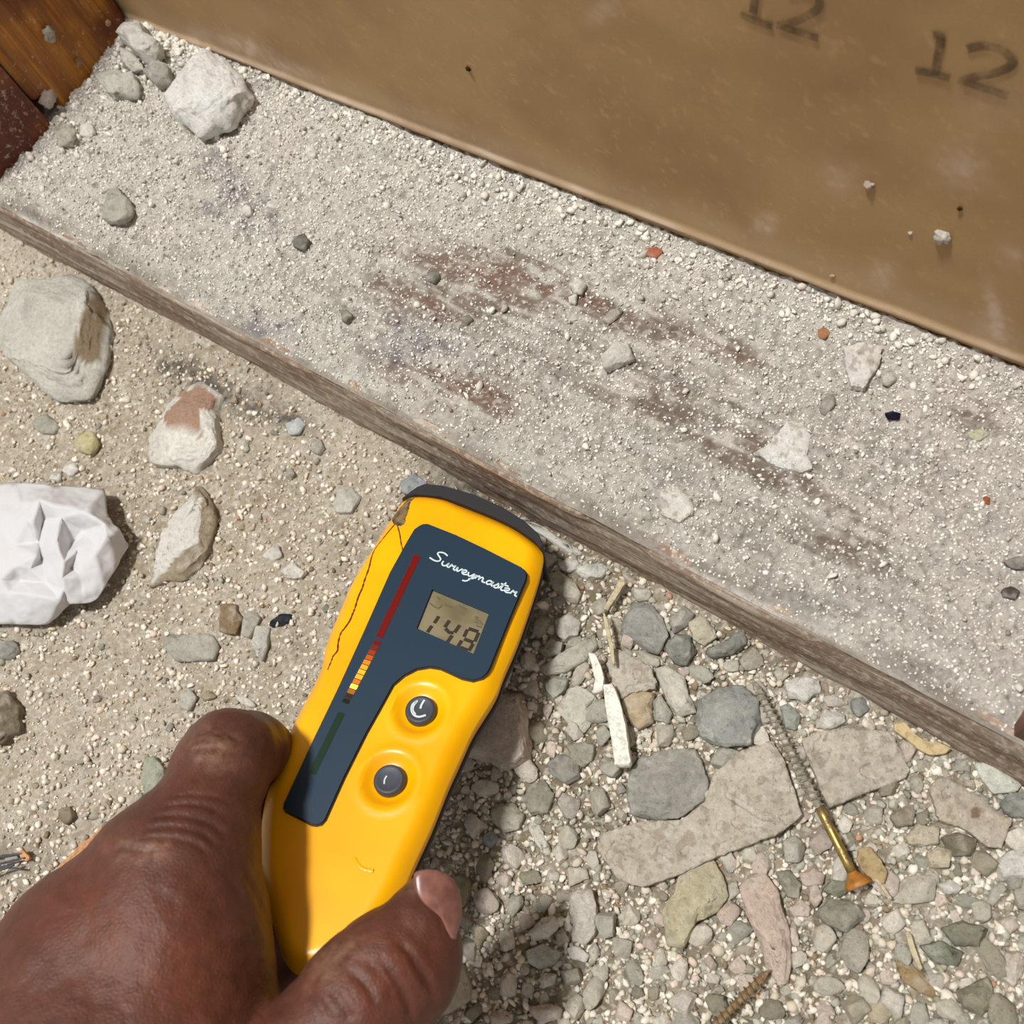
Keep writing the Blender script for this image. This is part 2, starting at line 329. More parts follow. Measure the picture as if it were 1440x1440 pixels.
# on the plate
n = 32000; x = rng.uniform(-.40, .03, n); y = YF + .002 + (YB - YF - .003) * rng.uniform(0, 1, n) ** .85; z, bare = top_z(x, y)
keep = rng.uniform(0, 1, n) > bare * .75; x, y, z = x[keep], y[keep], z[keep]; n = len(x); r = np.clip(rng.lognormal(math.log(.00040), .30, n), .0002, .0015)
G1 = grains(np.stack([x, y, z + r * .25], -1), r, pal(n, [(240, 236, 228), (224, 218, 208), (190, 186, 176), (150, 140, 126)], [5, 4, 2, .5]))
def joined(gs):
    o = 0; F_ = []
    for a, b, c in gs: F_.append(b + o); o += len(a)
    return np.concatenate([a for a, b, c in gs]), np.concatenate(F_), np.concatenate([c for a, b, c in gs])
n = 2600; x = np.where(rng.random(n) < .45, -.396 + rng.exponential(.016, n), rng.uniform(-.40, .03, n)); y = np.where(rng.random(n) < .8, YB - .0012 - rng.exponential(.007, n), rng.uniform(YF + .01, YB - .002, n)); y = np.clip(y, YF + .01, YB - .0012); z, bare = top_z(x, y)
r = rng.uniform(0, 1, n) ** 3 * .0013 + .0004; G2 = grains(np.stack([x, y, z + r * .5], -1), r, pal(n, [(240, 236, 226), (222, 216, 204), (190, 186, 174)], [5, 4, 1.5]))
V, Fc, cc = joined([G1, G2]); tag(link('plaster_crumbs', mesh('crumbs', V, Fc, cc, smooth=False), M_grain), 'white plaster crumbs scattered on the timber and heaped along the brown wall', 'debris', kind='stuff')
# on the floor
n = 26000; x = rng.uniform(-.43, .08, n); y = YF - .24 * rng.uniform(0, 1, n) ** 1.1; px, py = pix(np.stack([x, y, 0 * x], -1)); rgt = sstep(640, 760, px)
r = np.clip(rng.lognormal(math.log(.00042), .45, n) * (1 + .5 * rgt), .0002, .0022); z = floor_z(x, y)
G_floor = [grains(np.stack([x, y, z + r * .3], -1), r, pal(n, [(232, 222, 206), (212, 200, 180), (170, 164, 148), (146, 128, 104), (190, 150, 124)], [4, 5, 3, 2, .4]))]
# ---------- the moisture meter ----------
A0, A1, A2 = P(575, 700, .030), P(760, 780, .031), P(415, 1365, .066)
DN = np.cross(A1 - A0, A0 - A2); DN /= np.linalg.norm(DN); DN = DN if DN[2] > 0 else -DN
DV = A0 + (A1 - A0) * .5 - A2; DV -= DN * DV.dot(DN); DV /= np.linalg.norm(DV); DU = np.cross(DV, DN)
DO = A2.copy()
def Q(px, py, off=0.):
    d = M @ np.array([px - 720, py - 720, F]); o = np.array([0, 0, H]); t = ((DO + DN * off) - o).dot(DN) / d.dot(DN); w = o + d * t - DO
    return np.array([w.dot(DU), w.dot(DV)])
def W(u, v, n): return DO + DU * u + DV * v + DN * n
body_px = [(584.6, 696.7), (619.7, 699.7), (650.3, 710.4), (696, 728.7), (726.7, 744), (753, 763), (763, 776), (762.7, 790), (757, 813), (742, 858.6), (726.7, 901), (708, 944), (696, 974.7), (665.6, 1023.6), (645, 1068), (629, 1103), (606, 1160), (581, 1214), (560, 1262), (532, 1306), (497, 1342), (455, 1368), (418, 1370), (396, 1345), (380, 1290), (368, 1235), (365, 1180), (370, 1132), (385, 1080), (400, 1040), (416, 1008), (449, 943), (458, 904), (480, 850), (497, 812), (524, 768), (553, 722), (566, 703)]
def resample(pts, n):
    pts = np.array(pts); d = np.r_[0, np.cumsum(np.linalg.norm(np.roll(pts, -1, 0) - pts, axis=1))]; q = np.vstack([pts, pts[:1]]); s = np.linspace(0, d[-1], n, endpoint=False)
    return np.stack([np.interp(s, d, q[:, k]) for k in (0, 1)], 1)
def closed_cat(pts, n):
    m = len(pts); q = []
    for i in range(m):
        a, b, c, d = (np.array(pts[(i + k) % m], float) for k in (-1, 0, 1, 2))
        for k in range(8):
            t = k / 8; q.append(.5 * (2 * b + (c - a) * t + (2 * a - 5 * b + 4 * c - d) * t * t + (3 * b - a - 3 * c + d) * t ** 3))
    return resample(q, n)
NB = 300
OUT = closed_cat([Q(*p, -.003) for p in body_px], NB)
b1, b2 = Q(590.7, 997.6), Q(547, 1096); BR = np.linalg.norm(Q(613, 1000) - b1) * .95
cen = OUT.mean(0); vmin, vmax = OUT[:, 1].min(), OUT[:, 1].max(); ulo = (OUT[:, 0].min() + OUT[:, 0].max()) / 2
def midu(v):
    L = [OUT[i, 0] for i in np.argsort(abs(OUT[:, 1] - v))[:10]]; return (min(L) + max(L)) / 2
sv = np.clip(OUT[:, 1], vmin + .020, vmax - .022); ua_, ub_ = midu(vmin + .020), midu(vmax - .022); SP = np.stack([ua_ + (ub_ - ua_) * (sv - vmin - .020) / (vmax - vmin - .042), sv], 1)
tang = np.roll(OUT, -1, 0) - np.roll(OUT, 1, 0); tang /= np.linalg.norm(tang, axis=1)[:, None]; nin = np.stack([-tang[:, 1], tang[:, 0]], 1); nin *= np.sign(((SP - OUT) * nin).sum(1))[:, None]
def topn(d): # rounded shoulder
    return -.0042 * (1 - np.clip(d / .0062, 0, 1)) ** 2.3
rings = []; KR = 44
for k in range(KR):
    t = k / (KR - 1); t = t ** 1.5; p = OUT + (SP - OUT) * t; d = np.linalg.norm(p - OUT, axis=1); dd = np.minimum(d, .02)
    nn = topn(dd)
    for b in (b1, b2):
        r = np.linalg.norm(p - b, axis=1); nn = nn - .0021 * sstep(BR * 1.9, BR * 1.0, r) + .0004 * np.exp(-((r - BR * 1.95) / .0012) ** 2)
    rings.append(W(p[:, 0, None], p[:, 1, None], nn[:, None]))
side = [(.0001, -.0060), (.0008, -.0095), (.0018, -.0125)]
low = [OUT[:, None] * 0]
def ringat(ins, n): q = OUT + nin * ins; return W(q[:, 0, None], q[:, 1, None], np.full((NB, 1), n))
R_ = [ringat(a, b) for a, b in side[::-1]] + rings
def loft(R, capstart=False, capend=True):
    V = np.concatenate(R); m = len(R[0]); Fl = []
    k, i = np.meshgrid(np.arange(len(R) - 1), np.arange(m), indexing='ij'); j = (i + 1) % m
    Fl = [tuple(q) for q in np.stack([(k * m + i).ravel(), (k * m + j).ravel(), ((k + 1) * m + j).ravel(), ((k + 1) * m + i).ravel()], 1)]
    if capstart: Fl.append(tuple(range(m))[::-1])
    if capend: Fl.append(tuple((len(R) - 1) * m + q for q in range(m)))
    return V, Fl
meter = empty('moisture_meter', Vector(tuple(W(0, .06, -.024)))); tag(meter, 'yellow handheld moisture meter with dark blue face reading 148, its head near the timber plate', 'moisture meter')
ML = np.array(meter.location)
M_yel, nt, pr = mat('yellow_plastic', tuple(lin((255, 186, 0))), .33); pr.inputs['Subsurface Weight'].default_value = .0; pr.inputs['Subsurface Radius'].default_value = (.004, .002, .0005); pr.inputs['Subsurface Scale'].default_value = .4
g = nod(nt, 'ShaderNodeNewGeometry'); ns = tex(nt, 'Noise', 320, g.outputs['Position'], Detail=6, Roughness=.75); ns2 = tex(nt, 'Noise', 40, g.outputs['Position'], Detail=2)
c = mixc(nt, tuple(lin((255, 186, 0))), tuple(lin((150, 92, 20))), ramp(nt, ns.outputs[0], [(.70, 0.), (.80, .7)])); c = mixc(nt, c, tuple(lin((248, 172, 0))), ramp(nt, ns2.outputs[0], [(.4, 0.), (.7, 1.)]))
nt.links.new(c, pr.inputs['Base Color']); bump(nt, pr, ns.outputs[0], .12, .0002)
M_blk, nt, pr = mat('black_rubbery_plastic', tuple(lin((42, 42, 46))), .55); g = nod(nt, 'ShaderNodeNewGeometry'); ns = tex(nt, 'Noise', 700, g.outputs['Position'], Detail=4); bump(nt, pr, ns.outputs[0], .2, .0002)
M_navy, nt, pr = mat('dark_blue_face', tuple(lin((26, 52, 72))), .42); g = nod(nt, 'ShaderNodeNewGeometry'); ns = tex(nt, 'Noise', 500, g.outputs['Position'], Detail=6, Roughness=.8)
nt.links.new(mixc(nt, tuple(lin((24, 50, 70))), tuple(lin((72, 96, 112))), ramp(nt, ns.outputs[0], [(.66, 0.), (.82, .8)])), pr.inputs['Base Color'])
M_white, _, _ = mat('white_print', tuple(lin((208, 222, 226))), .5)
M_grey, nt, pr = mat('grey_button_rubber', tuple(lin((62, 66, 76))), .5)
M_red, _, pr = mat('red_window', tuple(lin((112, 8, 8))), .3)
M_green, _, _ = mat('green_window', tuple(lin((14, 48, 30))), .3)
M_lcd, nt, pr = mat('display_glass', tuple(lin((128, 118, 90))), .35)
g = nod(nt, 'ShaderNodeNewGeometry'); ns = tex(nt, 'Noise', 90, g.outputs['Position'], Detail=5); nt.links.new(mixc(nt, tuple(lin((136, 126, 98))), tuple(lin((108, 98, 72))), ramp(nt, ns.outputs[0], [(.4, 0.), (.65, 1.)])), pr.inputs['Base Color'])
M_seg, _, _ = mat('display_segment', tuple(lin((44, 36, 26))), .5)
M_fseg, _, _ = mat('faint_display_segment', tuple(lin((96, 88, 66))), .5)
M_crack, _, _ = mat('dark_crack', tuple(lin((96, 30, 4))), .8)
M_worn, nt, pr = mat('scuffed_corner', tuple(lin((118, 98, 66))), .8); g = nod(nt, 'ShaderNodeNewGeometry'); ns = tex(nt, 'Noise', 400, g.outputs['Position'], Detail=6); nt.links.new(mixc(nt, tuple(lin((132, 110, 74))), tuple(lin((58, 52, 44))), ramp(nt, ns.outputs[0], [(.4, 0.), (.6, 1.)])), pr.inputs['Base Color'])
def mpart(name, V, Fl, m, par=meter, smooth=True, label=None):
    o = link(name, mesh(name, np.array(V) - ML, Fl, smooth=smooth), m, par)
    if label: o['label'] = label
    return o
V, Fl = loft(R_, False, False); Vb = V.copy(); body = mpart('upper_shell', V, Fl, M_yel); BV = BVHTree.FromPolygons([Vector(v) for v in V], Fl)
V, Fl = loft([ringat(.0100, -.0245), ringat(.0080, -.0235), ringat(.0050, -.021), ringat(.0022, -.016), ringat(.0008, -.0133), ringat(.0012, -.0122), ringat(.0035, -.0120)], True, True); mpart('lower_shell', V, Fl, M_blk, label='black lower half of the casing')
def ray(px, py, bv=None, lift=0.):
    d = Vector(tuple(M @ np.array([px - 720, py - 720, F]))).normalized(); h = (bv or BV).ray_cast(Vector((0, 0, H)), d)
    return (None, None) if h[0] is None else (np.array(h[0]) + np.array(h[1]) * lift * (1 if h[1].dot(d) < 0 else -1), np.array(h[1]))
# dark bumper at the head
capo = [(566, 703), (585.5, 696.5), (620, 699.5), (650.3, 710), (696, 728.2), (726.7, 743.6), (752, 761.5), (761, 772), (765, 770), (758, 753), (737, 733.5), (705.5, 714), (666, 696.5), (624, 684.5), (598, 682), (586.6, 686.5), (576, 694)]
co = resample([Q(*p, -.002) for p in capo], 120); cc_ = co.mean(0)
def capring(ins, n):
    q = co.copy(); t = np.roll(q, -1, 0) - np.roll(q, 1, 0); t /= np.linalg.norm(t, axis=1)[:, None]; nn = np.stack([-t[:, 1], t[:, 0]], 1)
    a = np.sum(q[:, 0] * np.roll(q[:, 1], -1) - np.roll(q[:, 0], -1) * q[:, 1]); nn *= np.sign(a); q = q + nn * ins; return W(q[:, 0, None], q[:, 1, None], np.full((len(q), 1), n))
V, Fl = loft([capring(.0, -.022), capring(-.0001, -.012), capring(0, -.0014), capring(.0003, -.0010)], True, True); mpart('end_bumper', V, Fl, M_blk, smooth=False, label='dark bumper strip across the head')
# blue face with the display opening
lab_px = [(590.7, 738.8), (595, 736.9), (601, 736.6), (640, 752), (680, 771), (731, 797), (736, 801), (739.6, 806), (739, 814), (715, 872), (688.5, 938), (684, 946), (677.8, 951.8), (665.6, 955.8), (650, 952.5), (635, 945.5), (619.7, 938.5), (604.4, 936.2), (586, 939.2), (567.8, 948.5), (552, 962), (540, 984), (514, 1030), (482, 1094), (456, 1152), (451, 1157.5), (444, 1159), (438, 1158), (401, 1139), (399, 1135), (400, 1129), (441, 1040), (478, 963), (513, 886), (549.4, 803.6), (574, 759), (583, 744)]
def z5(x, y): return 540 + x / 6.545, 760 + y / 6.545
lcd_px = [z5(442, 448), z5(968, 668), z5(822, 1042), z5(298, 806)]
def flat_poly(outer, holes, n0, n1, sub=None):
    pts = [Vector(p) for p in outer]; E_ = [(i, (i + 1) % len(outer)) for i in range(len(outer))]
    for h in holes:
        b = len(pts); pts += [Vector(p) for p in h]; E_ += [(b + i, b + (i + 1) % len(h)) for i in range(len(h))]
    v, e, f, *_ = delaunay_2d_cdt(pts, E_, [], 0, 1e-7); v = [np.array(a) for a in v]; X = []
    for t in f:
        c = sum(v[i] for i in t) / 3
        if inpoly(c[0], c[1], [tuple(o) for o in outer]) and not any(inpoly(c[0], c[1], [tuple(o) for o in h]) for h in holes): X.append(tuple(t))
    m = len(v); V = [W(*p, n1) for p in v] + [W(*p, n0) for p in v]; cnt = {}
    for t in X:
        for a, b in ((t[0], t[1]), (t[1], t[2]), (t[2], t[0])): cnt[(a, b)] = 1
    Fl = []
    for t in X: Fl += [t, (t[2] + m, t[1] + m, t[0] + m)]
    for (a, b) in cnt:
        if (b, a) not in cnt: Fl.append((b, a, a + m, b + m))
    return V, Fl
def Qs(l, off=0.): return [Q(x, y, off) for x, y in l]
# recess of the display: cut through the face; shell top stays 1 mm under it
LN = .0011
V, Fl = flat_poly(Qs(lab_px, LN), [Qs(lcd_px, LN)], -.0004, LN); face = mpart('face_panel', V, Fl, M_navy, smooth=False, label='dark blue front panel with white lettering')
V, Fl = flat_poly(Qs(lab_px, LN) and [q + (q - np.mean(Qs(lab_px, LN), 0)) * 0 for q in resample(Qs(lab_px, LN), 160)], [], -.0006, -.0002); 
t_ = Qs(lcd_px, LN); V, Fl = flat_poly([q * 1.04 - np.mean(t_, 0) * .04 for q in t_], [], -.0003, .0001); lcd = mpart('display', V, Fl, M_lcd, smooth=False, label='olive liquid crystal display reading 148')
V, Fl = flat_poly([q for q in resample(Qs([(p[0], p[1]) for p in lab_px], LN), 200)], [], -.0003, .00002)
c0 = np.mean(Qs(lab_px, LN), 0)
# groove line round the face panel
M_gro, _, _ = mat('panel_groove', tuple(lin((60, 44, 14))), .7)
L = [W(*q, .0) for q in Qs(lab_px + lab_px[:1], LN)]; V, Fl = ribbon([L], DN, .0009, .0003, .0003); mpart('panel_groove', V, Fl, M_gro)
def strokes(lines, w, n, m, name, par, th=.00008, off=.0002, sm=4, conv=lambda x, y: (x, y), label=None):
    L = [[W(*Q(*conv(*p), n), n) for p in (catmull(l, sm) if sm else l)] for l in lines]; V, Fl = ribbon(L, DN, w, th, off); return mpart(name, V, Fl, m, par, smooth=False, label=label)
# display digits (slanted seven-segment) and the faint symbols above them
segs = [[(505, 700), (463, 762)], [(441, 787), (400, 846)], [(603, 738), (560, 800)], [(566, 812), (600, 848), (640, 852)], [(698, 780), (650, 848)], [(628, 876), (584, 936)],
        [(778, 812), (868, 842)], [(768, 822), (736, 888)], [(872, 850), (836, 932)], [(738, 908), (822, 940)], [(716, 922), (676, 984)], [(820, 952), (782, 1018)], [(700, 985), (770, 1012)]]
strokes(segs, .0011, .0001, M_seg, 'digits_148', lcd, sm=0, conv=z5, off=.00015, label='slanted black digits 148')
fs = [[(420, 575), (450, 600), (500, 625), (535, 600)], [(490, 520), (515, 545)], [(838, 705), (870, 712)], [(842, 725), (872, 735)], [(838, 750), (866, 760)], [(880, 745), (906, 775)], [(850, 785), (900, 800)], [(560, 590), (640, 620)], [(690, 600), (760, 640)]]
strokes(fs, .00045, .0001, M_fseg, 'display_symbols', lcd, sm=2, conv=z5, off=.00012)
# handwriting, written along the sloping baseline
def script_lines():
    G = {'S': (1.5, [[(1.75, 2.35), (1.2, 2.62), (.62, 2.4), (.45, 1.95), (.8, 1.5), (1.1, 1.05), (.95, .5), (.4, .28), (-.3, .48)]]), 'u': (1.0, [[(.05, .95), (-.02, .35), (.2, .02), (.55, .25), (.8, .95), (.72, .25), (1, .05)]]),
         'r': (.95, [[(.0, .05), (.2, .95), (.3, .72), (.6, .8), (.72, .98), (.62, .2), (.95, .02)]]), 'v': (.8, [[(0, .05), (.1, .9), (.25, .05), (.75, 1.0)]]), 'e': (.85, [[(-.05, .9), (.2, .4), (.55, .65), (.45, 1.0), (.12, .8), (.08, .25), (.35, .0), (.85, .25)]]),
         'y': (1.0, [[(0, .9), (.05, .3), (.35, .15), (.8, .95), (.55, -.3), (.15, -1.15), (-.35, -1.35)], [(.3, -.55), (.98, .1)]]), 'm': (1.6, [[(-.1, .1), (.1, .9), (.1, .1)], [(.1, .4), (.4, .95), (.55, .75), (.55, .1)], [(.55, .4), (.85, .95), (1.05, .75), (1.05, .15), (1.5, .1)]]),
         'a': (1.0, [[(.75, .85), (.35, .95), (.02, .45), (.2, .02), (.6, .35), (.85, .95), (.72, .2), (1., .05)]]), 's': (.7, [[(-.1, .05), (.35, .7), (.5, 1.1), (.62, .4), (.45, .0), (.1, .02)]]), 't': (.85, [[(.0, .1), (.45, 1.2), (.7, 1.95)], [(.55, 1.5), (.35, .4), (.5, .02), (.85, .2)], [(.1, 1.32), (1.15, 1.38)]])}
    word = 'Surveymaster'; tot = sum(G[c][0] for c in word); x = 0; o = []
    p0, p1 = np.array([432., 186.]), np.array([1222., 520.]); up = np.array([17., -38.]); base = (p1 - p0) / tot
    for c in word:
        for l in G[c][1]: o.append([tuple(p0 + base * (x + a) + up * b) for a, b in l])
        x += G[c][0]
    return o
strokes(script_lines(), .0005, LN, M_white, 'lettering', face, sm=5, conv=z5, label='white handwritten-style word Surveymaster')
# light strip: red window, amber lamps, green window
def z3(x, y): return 360 + x / 3.2727, 660 + y / 3.2727
def quadstrip(pa, pb, w, name, m, label=None, n1=.0003):
    a, b = Q(*pa, LN), Q(*pb, LN); t = (b - a) / np.linalg.norm(b - a); s = np.array([-t[1], t[0]]) * w / 2
    V, Fl = flat_poly([a - s, a + s, b + s, b - s] if np.cross(b - a, s) < 0 else [a - s, b - s, b + s, a + s], [], LN - .0006, LN + n1 - .0002); return mpart(name, V, Fl, m, face, smooth=False, label=label)
quadstrip(z3(744, 396), z3(566, 775), .0023, 'red_window', M_red, 'dark red strip of the light scale')
quadstrip(z3(395, 1120), z3(257, 1402), .0022, 'green_window', M_green, 'dark green strip of the light scale')
pa, pb = np.array(z3(562, 790)), np.array(z3(408, 1080)); NS = 13
for k in range(NS):
    f0, f1 = k / NS, (k + .82) / NS; q0, q1 = pa + (pb - pa) * f0, pa + (pb - pa) * f1
    e = [.05, .10, .22, .45, .8, 1.1, 1.2, 1.3, .7, 2.6, .5, .1, .02][k]; col = [(160, 20, 4), (180, 40, 4), (200, 70, 6), (225, 95, 8), (240, 130, 14), (245, 150, 20), (245, 160, 25), (245, 150, 20), (230, 120, 10), (255, 205, 50), (190, 110, 10), (80, 50, 12), (30, 40, 20)][k]
    me, nt, pr = mat('lamp_%02d' % k, tuple(lin(col) * .4), .3); pr.inputs['Emission Color'].default_value = (*lin(col), 1); pr.inputs['Emission Strength'].default_value = e * .9
    quadstrip(tuple(q0), tuple(q1), .0022, 'indicator_lamp', me)
# buttons
def button(c, r, nm, icon):
    R = []
    for rr, n in ((r, -.0032), (r * 1.0, -.0006), (r * .97, -.0001), (r * .9, .0003), (r * .8, .0004), (r * .7, .00025), (r * .4, .0001), (.0001, .0001)):
        a = np.linspace(0, 2 * math.pi, 48, endpoint=False); R.append(W((c[0] + rr * np.cos(a))[:, None], (c[1] + rr * np.sin(a))[:, None], np.full((48, 1), n)))
    V, Fl = loft(R, True, True); b = mpart('button', V, Fl, M_grey, label=nm); strokes(icon[0], icon[1], .0002, M_white, 'symbol', b, sm=3, conv=z3 if icon[2] == 3 else z6, off=.00018); return b
def z6(x, y): return 340 + x / 3.2727, 1040 + y / 3.2727
button(b1, BR, 'round grey button with white crescent symbol', ([[(745, 1066), (722, 1082), (716, 1108), (728, 1132), (752, 1140), (782, 1132)], [(742, 1068), (726, 1088), (722, 1110), (734, 1130)], [(776, 1062), (762, 1085), (757, 1102)]], .0006, 3))
button(b2, BR, 'lower round grey button with a small mark', ([[(668, 168), (658, 185), (656, 205)]], .0004, 6))
# cracks, scuffed corner, moulded mark
def on_shell(pts, w, name, m, sm=3, lift=.00012, par=meter, label=None, bv=None, ml=None):
    L = []; N = []
    for p in catmull(pts, sm) if sm else pts:
        h, nn = ray(p[0], p[1], bv)
        if h is not None: L.append(h); N.append(nn if nn.dot(h - np.array([0, 0, H])) < 0 else -nn)
    if len(L) < 2: return None
    V, Fl = [], []
    for i, p in enumerate(L):
        t = L[min(i + 1, len(L) - 1)] - L[max(i - 1, 0)]; t /= np.linalg.norm(t) + 1e-12; s = np.cross(N[i], t); s /= np.linalg.norm(s) + 1e-12; ww = w * (.45 + .9 * abs(math.sin(i * 1.7 + .4)))
        V += [p - s * ww / 2 + N[i] * lift * .2, p + N[i] * lift, p + s * ww / 2 + N[i] * lift * .2]
    for i in range(len(L) - 1):
        for k in (0, 1): Fl.append((3 * i + k, 3 * i + k + 1, 3 * i + 4 + k, 3 * i + 3 + k))
    return mpart(name, V, Fl, m, par, label=label)
on_shell([z3(*p) for p in [(640, 252), (612, 285), (590, 312), (560, 350), (540, 382), (528, 420), (520, 455), (500, 510), (490, 545), (476, 575), (468, 596), (455, 640), (445, 665), (430, 700), (405, 735), (390, 755), (378, 800), (375, 835), (355, 860), (346, 885), (330, 922)]], .00055, 'crack', M_crack, label='jagged dark crack down the left edge')
on_shell([z3(*p) for p in [(652, 262), (662, 300), (668, 340), (680, 388)]], .0004, 'crack', M_crack)
def patch(pts, name, m, lift, par=meter, bv=None, label=None, st=2.2, jit=1.5):
    pts = [np.array(p, float) for p in pts]; xs_ = [p[0] for p in pts]; ys_ = [p[1] for p in pts]; q = []
    bd = resample(pts, 60) + rng.uniform(-jit, jit, (60, 2))
    for x in np.arange(min(xs_), max(xs_), st):
        for y in np.arange(min(ys_), max(ys_), st):
            if inpoly(x, y, [tuple(b) for b in bd]): q.append((x, y))
    v, e, f, *_ = delaunay_2d_cdt([Vector(tuple(a)) for a in list(bd) + q], [(i, (i + 1) % 60) for i in range(60)], [], 0, 1e-6)
    hs = [ray(a[0], a[1], bv, lift * (1 + .8 * math.sin(i * 12.9))) for i, a in enumerate(v)]; Fl = []
    for t in f:
        c = sum((np.array(v[i]) for i in t)) / 3
        if inpoly(c[0], c[1], [tuple(b) for b in bd]) and all(hs[i][0] is not None for i in t): Fl.append(tuple(t))
    grp = {i: i for t in Fl for i in t}
    def fnd(a):
        while grp[a] != a: a = grp[a]
        return a
    for t in Fl:
        for a in t[1:]: grp[fnd(a)] = fnd(t[0])
    cn = {}
    for t in Fl: cn[fnd(t[0])] = cn.get(fnd(t[0]), 0) + 1
    top = max(cn, key=cn.get); Fl = [t for t in Fl if fnd(t[0]) == top]; us = sorted({i for t in Fl for i in t}); re_ = {a: b for b, a in enumerate(us)}; hs = [hs[i] for i in us]; Fl = [tuple(re_[i] for i in t) for t in Fl]
    V = [h[0] if h[0] is not None else np.zeros(3) + ML for h in hs]; return mpart(name, V, Fl, m, par, label=label)
patch([z3(*p) for p in [(628, 232), (650, 200), (668, 175), (700, 135), (728, 108), (733, 128), (712, 150), (700, 190), (690, 215), (684, 250), (668, 262), (648, 262), (632, 248)]], 'worn_corner', M_worn, .00022, jit=.7, label='broken brown-grey corner of the casing')
on_shell([z6(*p) for p in [(516, 545), (532, 572), (552, 592), (578, 602), (606, 606)]], .0011, 'moulded_mark', M_yel, lift=.0005)
# ---------- the hand: one continuous surface grown from tapered limbs ----------
def PZ(px, py, z): return P(px, py, z)
def cone(a, b, ra, rb, X):
    ba = b - a; t = np.clip(((X - a) @ ba) / ba.dot(ba), 0, 1); return np.sqrt(((X - a - t[..., None] * ba) ** 2).sum(-1)) - (ra + (rb - ra) * t)
def smin(a, b, k):
    h = np.clip(.5 + .5 * (b - a) / k, 0, 1); return b * (1 - h) + a * h - k * h * (1 - h)
def J(px, py, z, r):
    q = sstep(.045, .078, z); return PZ(px, py, z - .0135 * q), r * (1 + .058 * q)
chains = [  # (points (px,py,height,radius), blend)
    ([J(372, 1150, .036, .0068), J(366, 1106, .046, .0074), J(368, 1052, .060, .0080), J(352, 1054, .0745, .0098), J(322, 1064, .0855, .0118)], .003),
    ([J(322, 1064, .0865, .0118), J(308, 1090, .091, .0121), J(287, 1148, .095, .0125), J(255, 1225, .098, .0165)], .003),
    ([J(255, 1225, .098, .0165), J(238, 1330, .097, .0235), J(222, 1500, .095, .0285), J(200, 1700, .098, .030)], .010),
    ([J(122, 1338, .099, .0160), J(90, 1430, .100, .022), J(60, 1600, .102, .030)], .012),
    ([J(200, 1260, .099, .0120), J(122, 1338, .099, .0160)], .014),
    ([J(150, 1400, .096, .024), J(120, 1560, .100, .031), (P(60, 1700, .088), .031)], .010),
    ([(P(120, 1640, .086), .031), (np.array([-.128, -.215, .098]), .0295), (np.array([-.140, -.340, .118]), .038)], .012),  # wrist and forearm, below the frame
]
hid = [  # fingers curled under the meter, out of the camera's sight
    [J(180, 1330, .080, .014), J(290, 1285, .046, .0100), J(400, 1235, .0245, .0086), J(450, 1215, .0185, .0078)],
    [J(180, 1400, .078, .014), J(310, 1345, .045, .0100), J(420, 1305, .0265, .0086), J(465, 1285, .0205, .0076)],
    [J(190, 1460, .076, .013), J(320, 1415, .044, .0090), J(420, 1370, .0285, .0078), J(455, 1345, .024, .0070)]]
thumb = [(PZ(*a[:3]), a[3]) for a in [(330, 1640, .083, .0225), (440, 1500, .0795, .0168), (508, 1405, .0795, .0146), (550, 1352, .0785, .0123), (586, 1302, .0775, .0087), (600, 1268, .0765, .0065)]]
allp = np.array([p for ch, _ in chains for p, r in ch] + [p for p, r in thumb] + [p for h in hid for p, r in h])
lo_, hi_ = allp.min(0) - .036, allp.max(0) + .036; lo_ -= .006
GS = .00115; ax = [np.arange(lo_[k] - .003, hi_[k], GS) for k in range(3)]
X = np.stack(np.meshgrid(*ax, indexing='ij'), -1)
def chain_d(ch, X, k=.002):
    D = None
    for (a, ra), (b, rb) in zip(ch[:-1], ch[1:]):
        d = cone(a, b, ra, rb, X); D = d if D is None else np.minimum(D, d) if k == 0 else smin(D, d, k)
    return D
D = None
for ch, k in chains:
    d = chain_d(ch, X); D = d if D is None else smin(D, d, k)
for h in hid: D = smin(D, chain_d(h, X), .004)
D = smin(D, chain_d(thumb, X), .0016)
# fleshy pad beside the nail, knuckle bump
def ball(c, r, X): return np.sqrt(((X - c) ** 2).sum(-1)) - r
D = smin(D, ball(PZ(607, 1335, .074), .0050, X), .008)
D = smin(D, ball(PZ(594, 1385, .075), .0068, X), .010)
D = smin(D, ball(PZ(205, 1195, .088), .0072, X), .010)
# surface nets
inside = D < 0; nx, ny, nz = D.shape
cs = [(a, b, c) for a in (0, 1) for b in (0, 1) for c in (0, 1)]; sl = lambda a, b, c: (slice(a, nx - 1 + a), slice(b, ny - 1 + b), slice(c, nz - 1 + c))
cnt = sum(inside[sl(*c)].astype(np.int8) for c in cs); act = (cnt > 0) & (cnt < 8); idx = -np.ones(act.shape, np.int64); idx[act] = np.arange(act.sum()); ac = np.argwhere(act)
acc = np.zeros((len(ac), 3)); num = np.zeros(len(ac))
for i, a in enumerate(cs):
    for b in cs[i + 1:]:
        if sum(abs(a[k] - b[k]) for k in range(3)) != 1: continue
        da, db = D[tuple((ac + a).T)], D[tuple((ac + b).T)]; m = (da < 0) != (db < 0); t = np.where(m, da / np.where(m, da - db, 1), 0)
        acc += m[:, None] * (np.array(a) + t[:, None] * (np.array(b) - np.array(a))); num += m
HV = (ac + acc / np.maximum(num, 1)[:, None]) * GS + [a[0] for a in ax]; HF = []
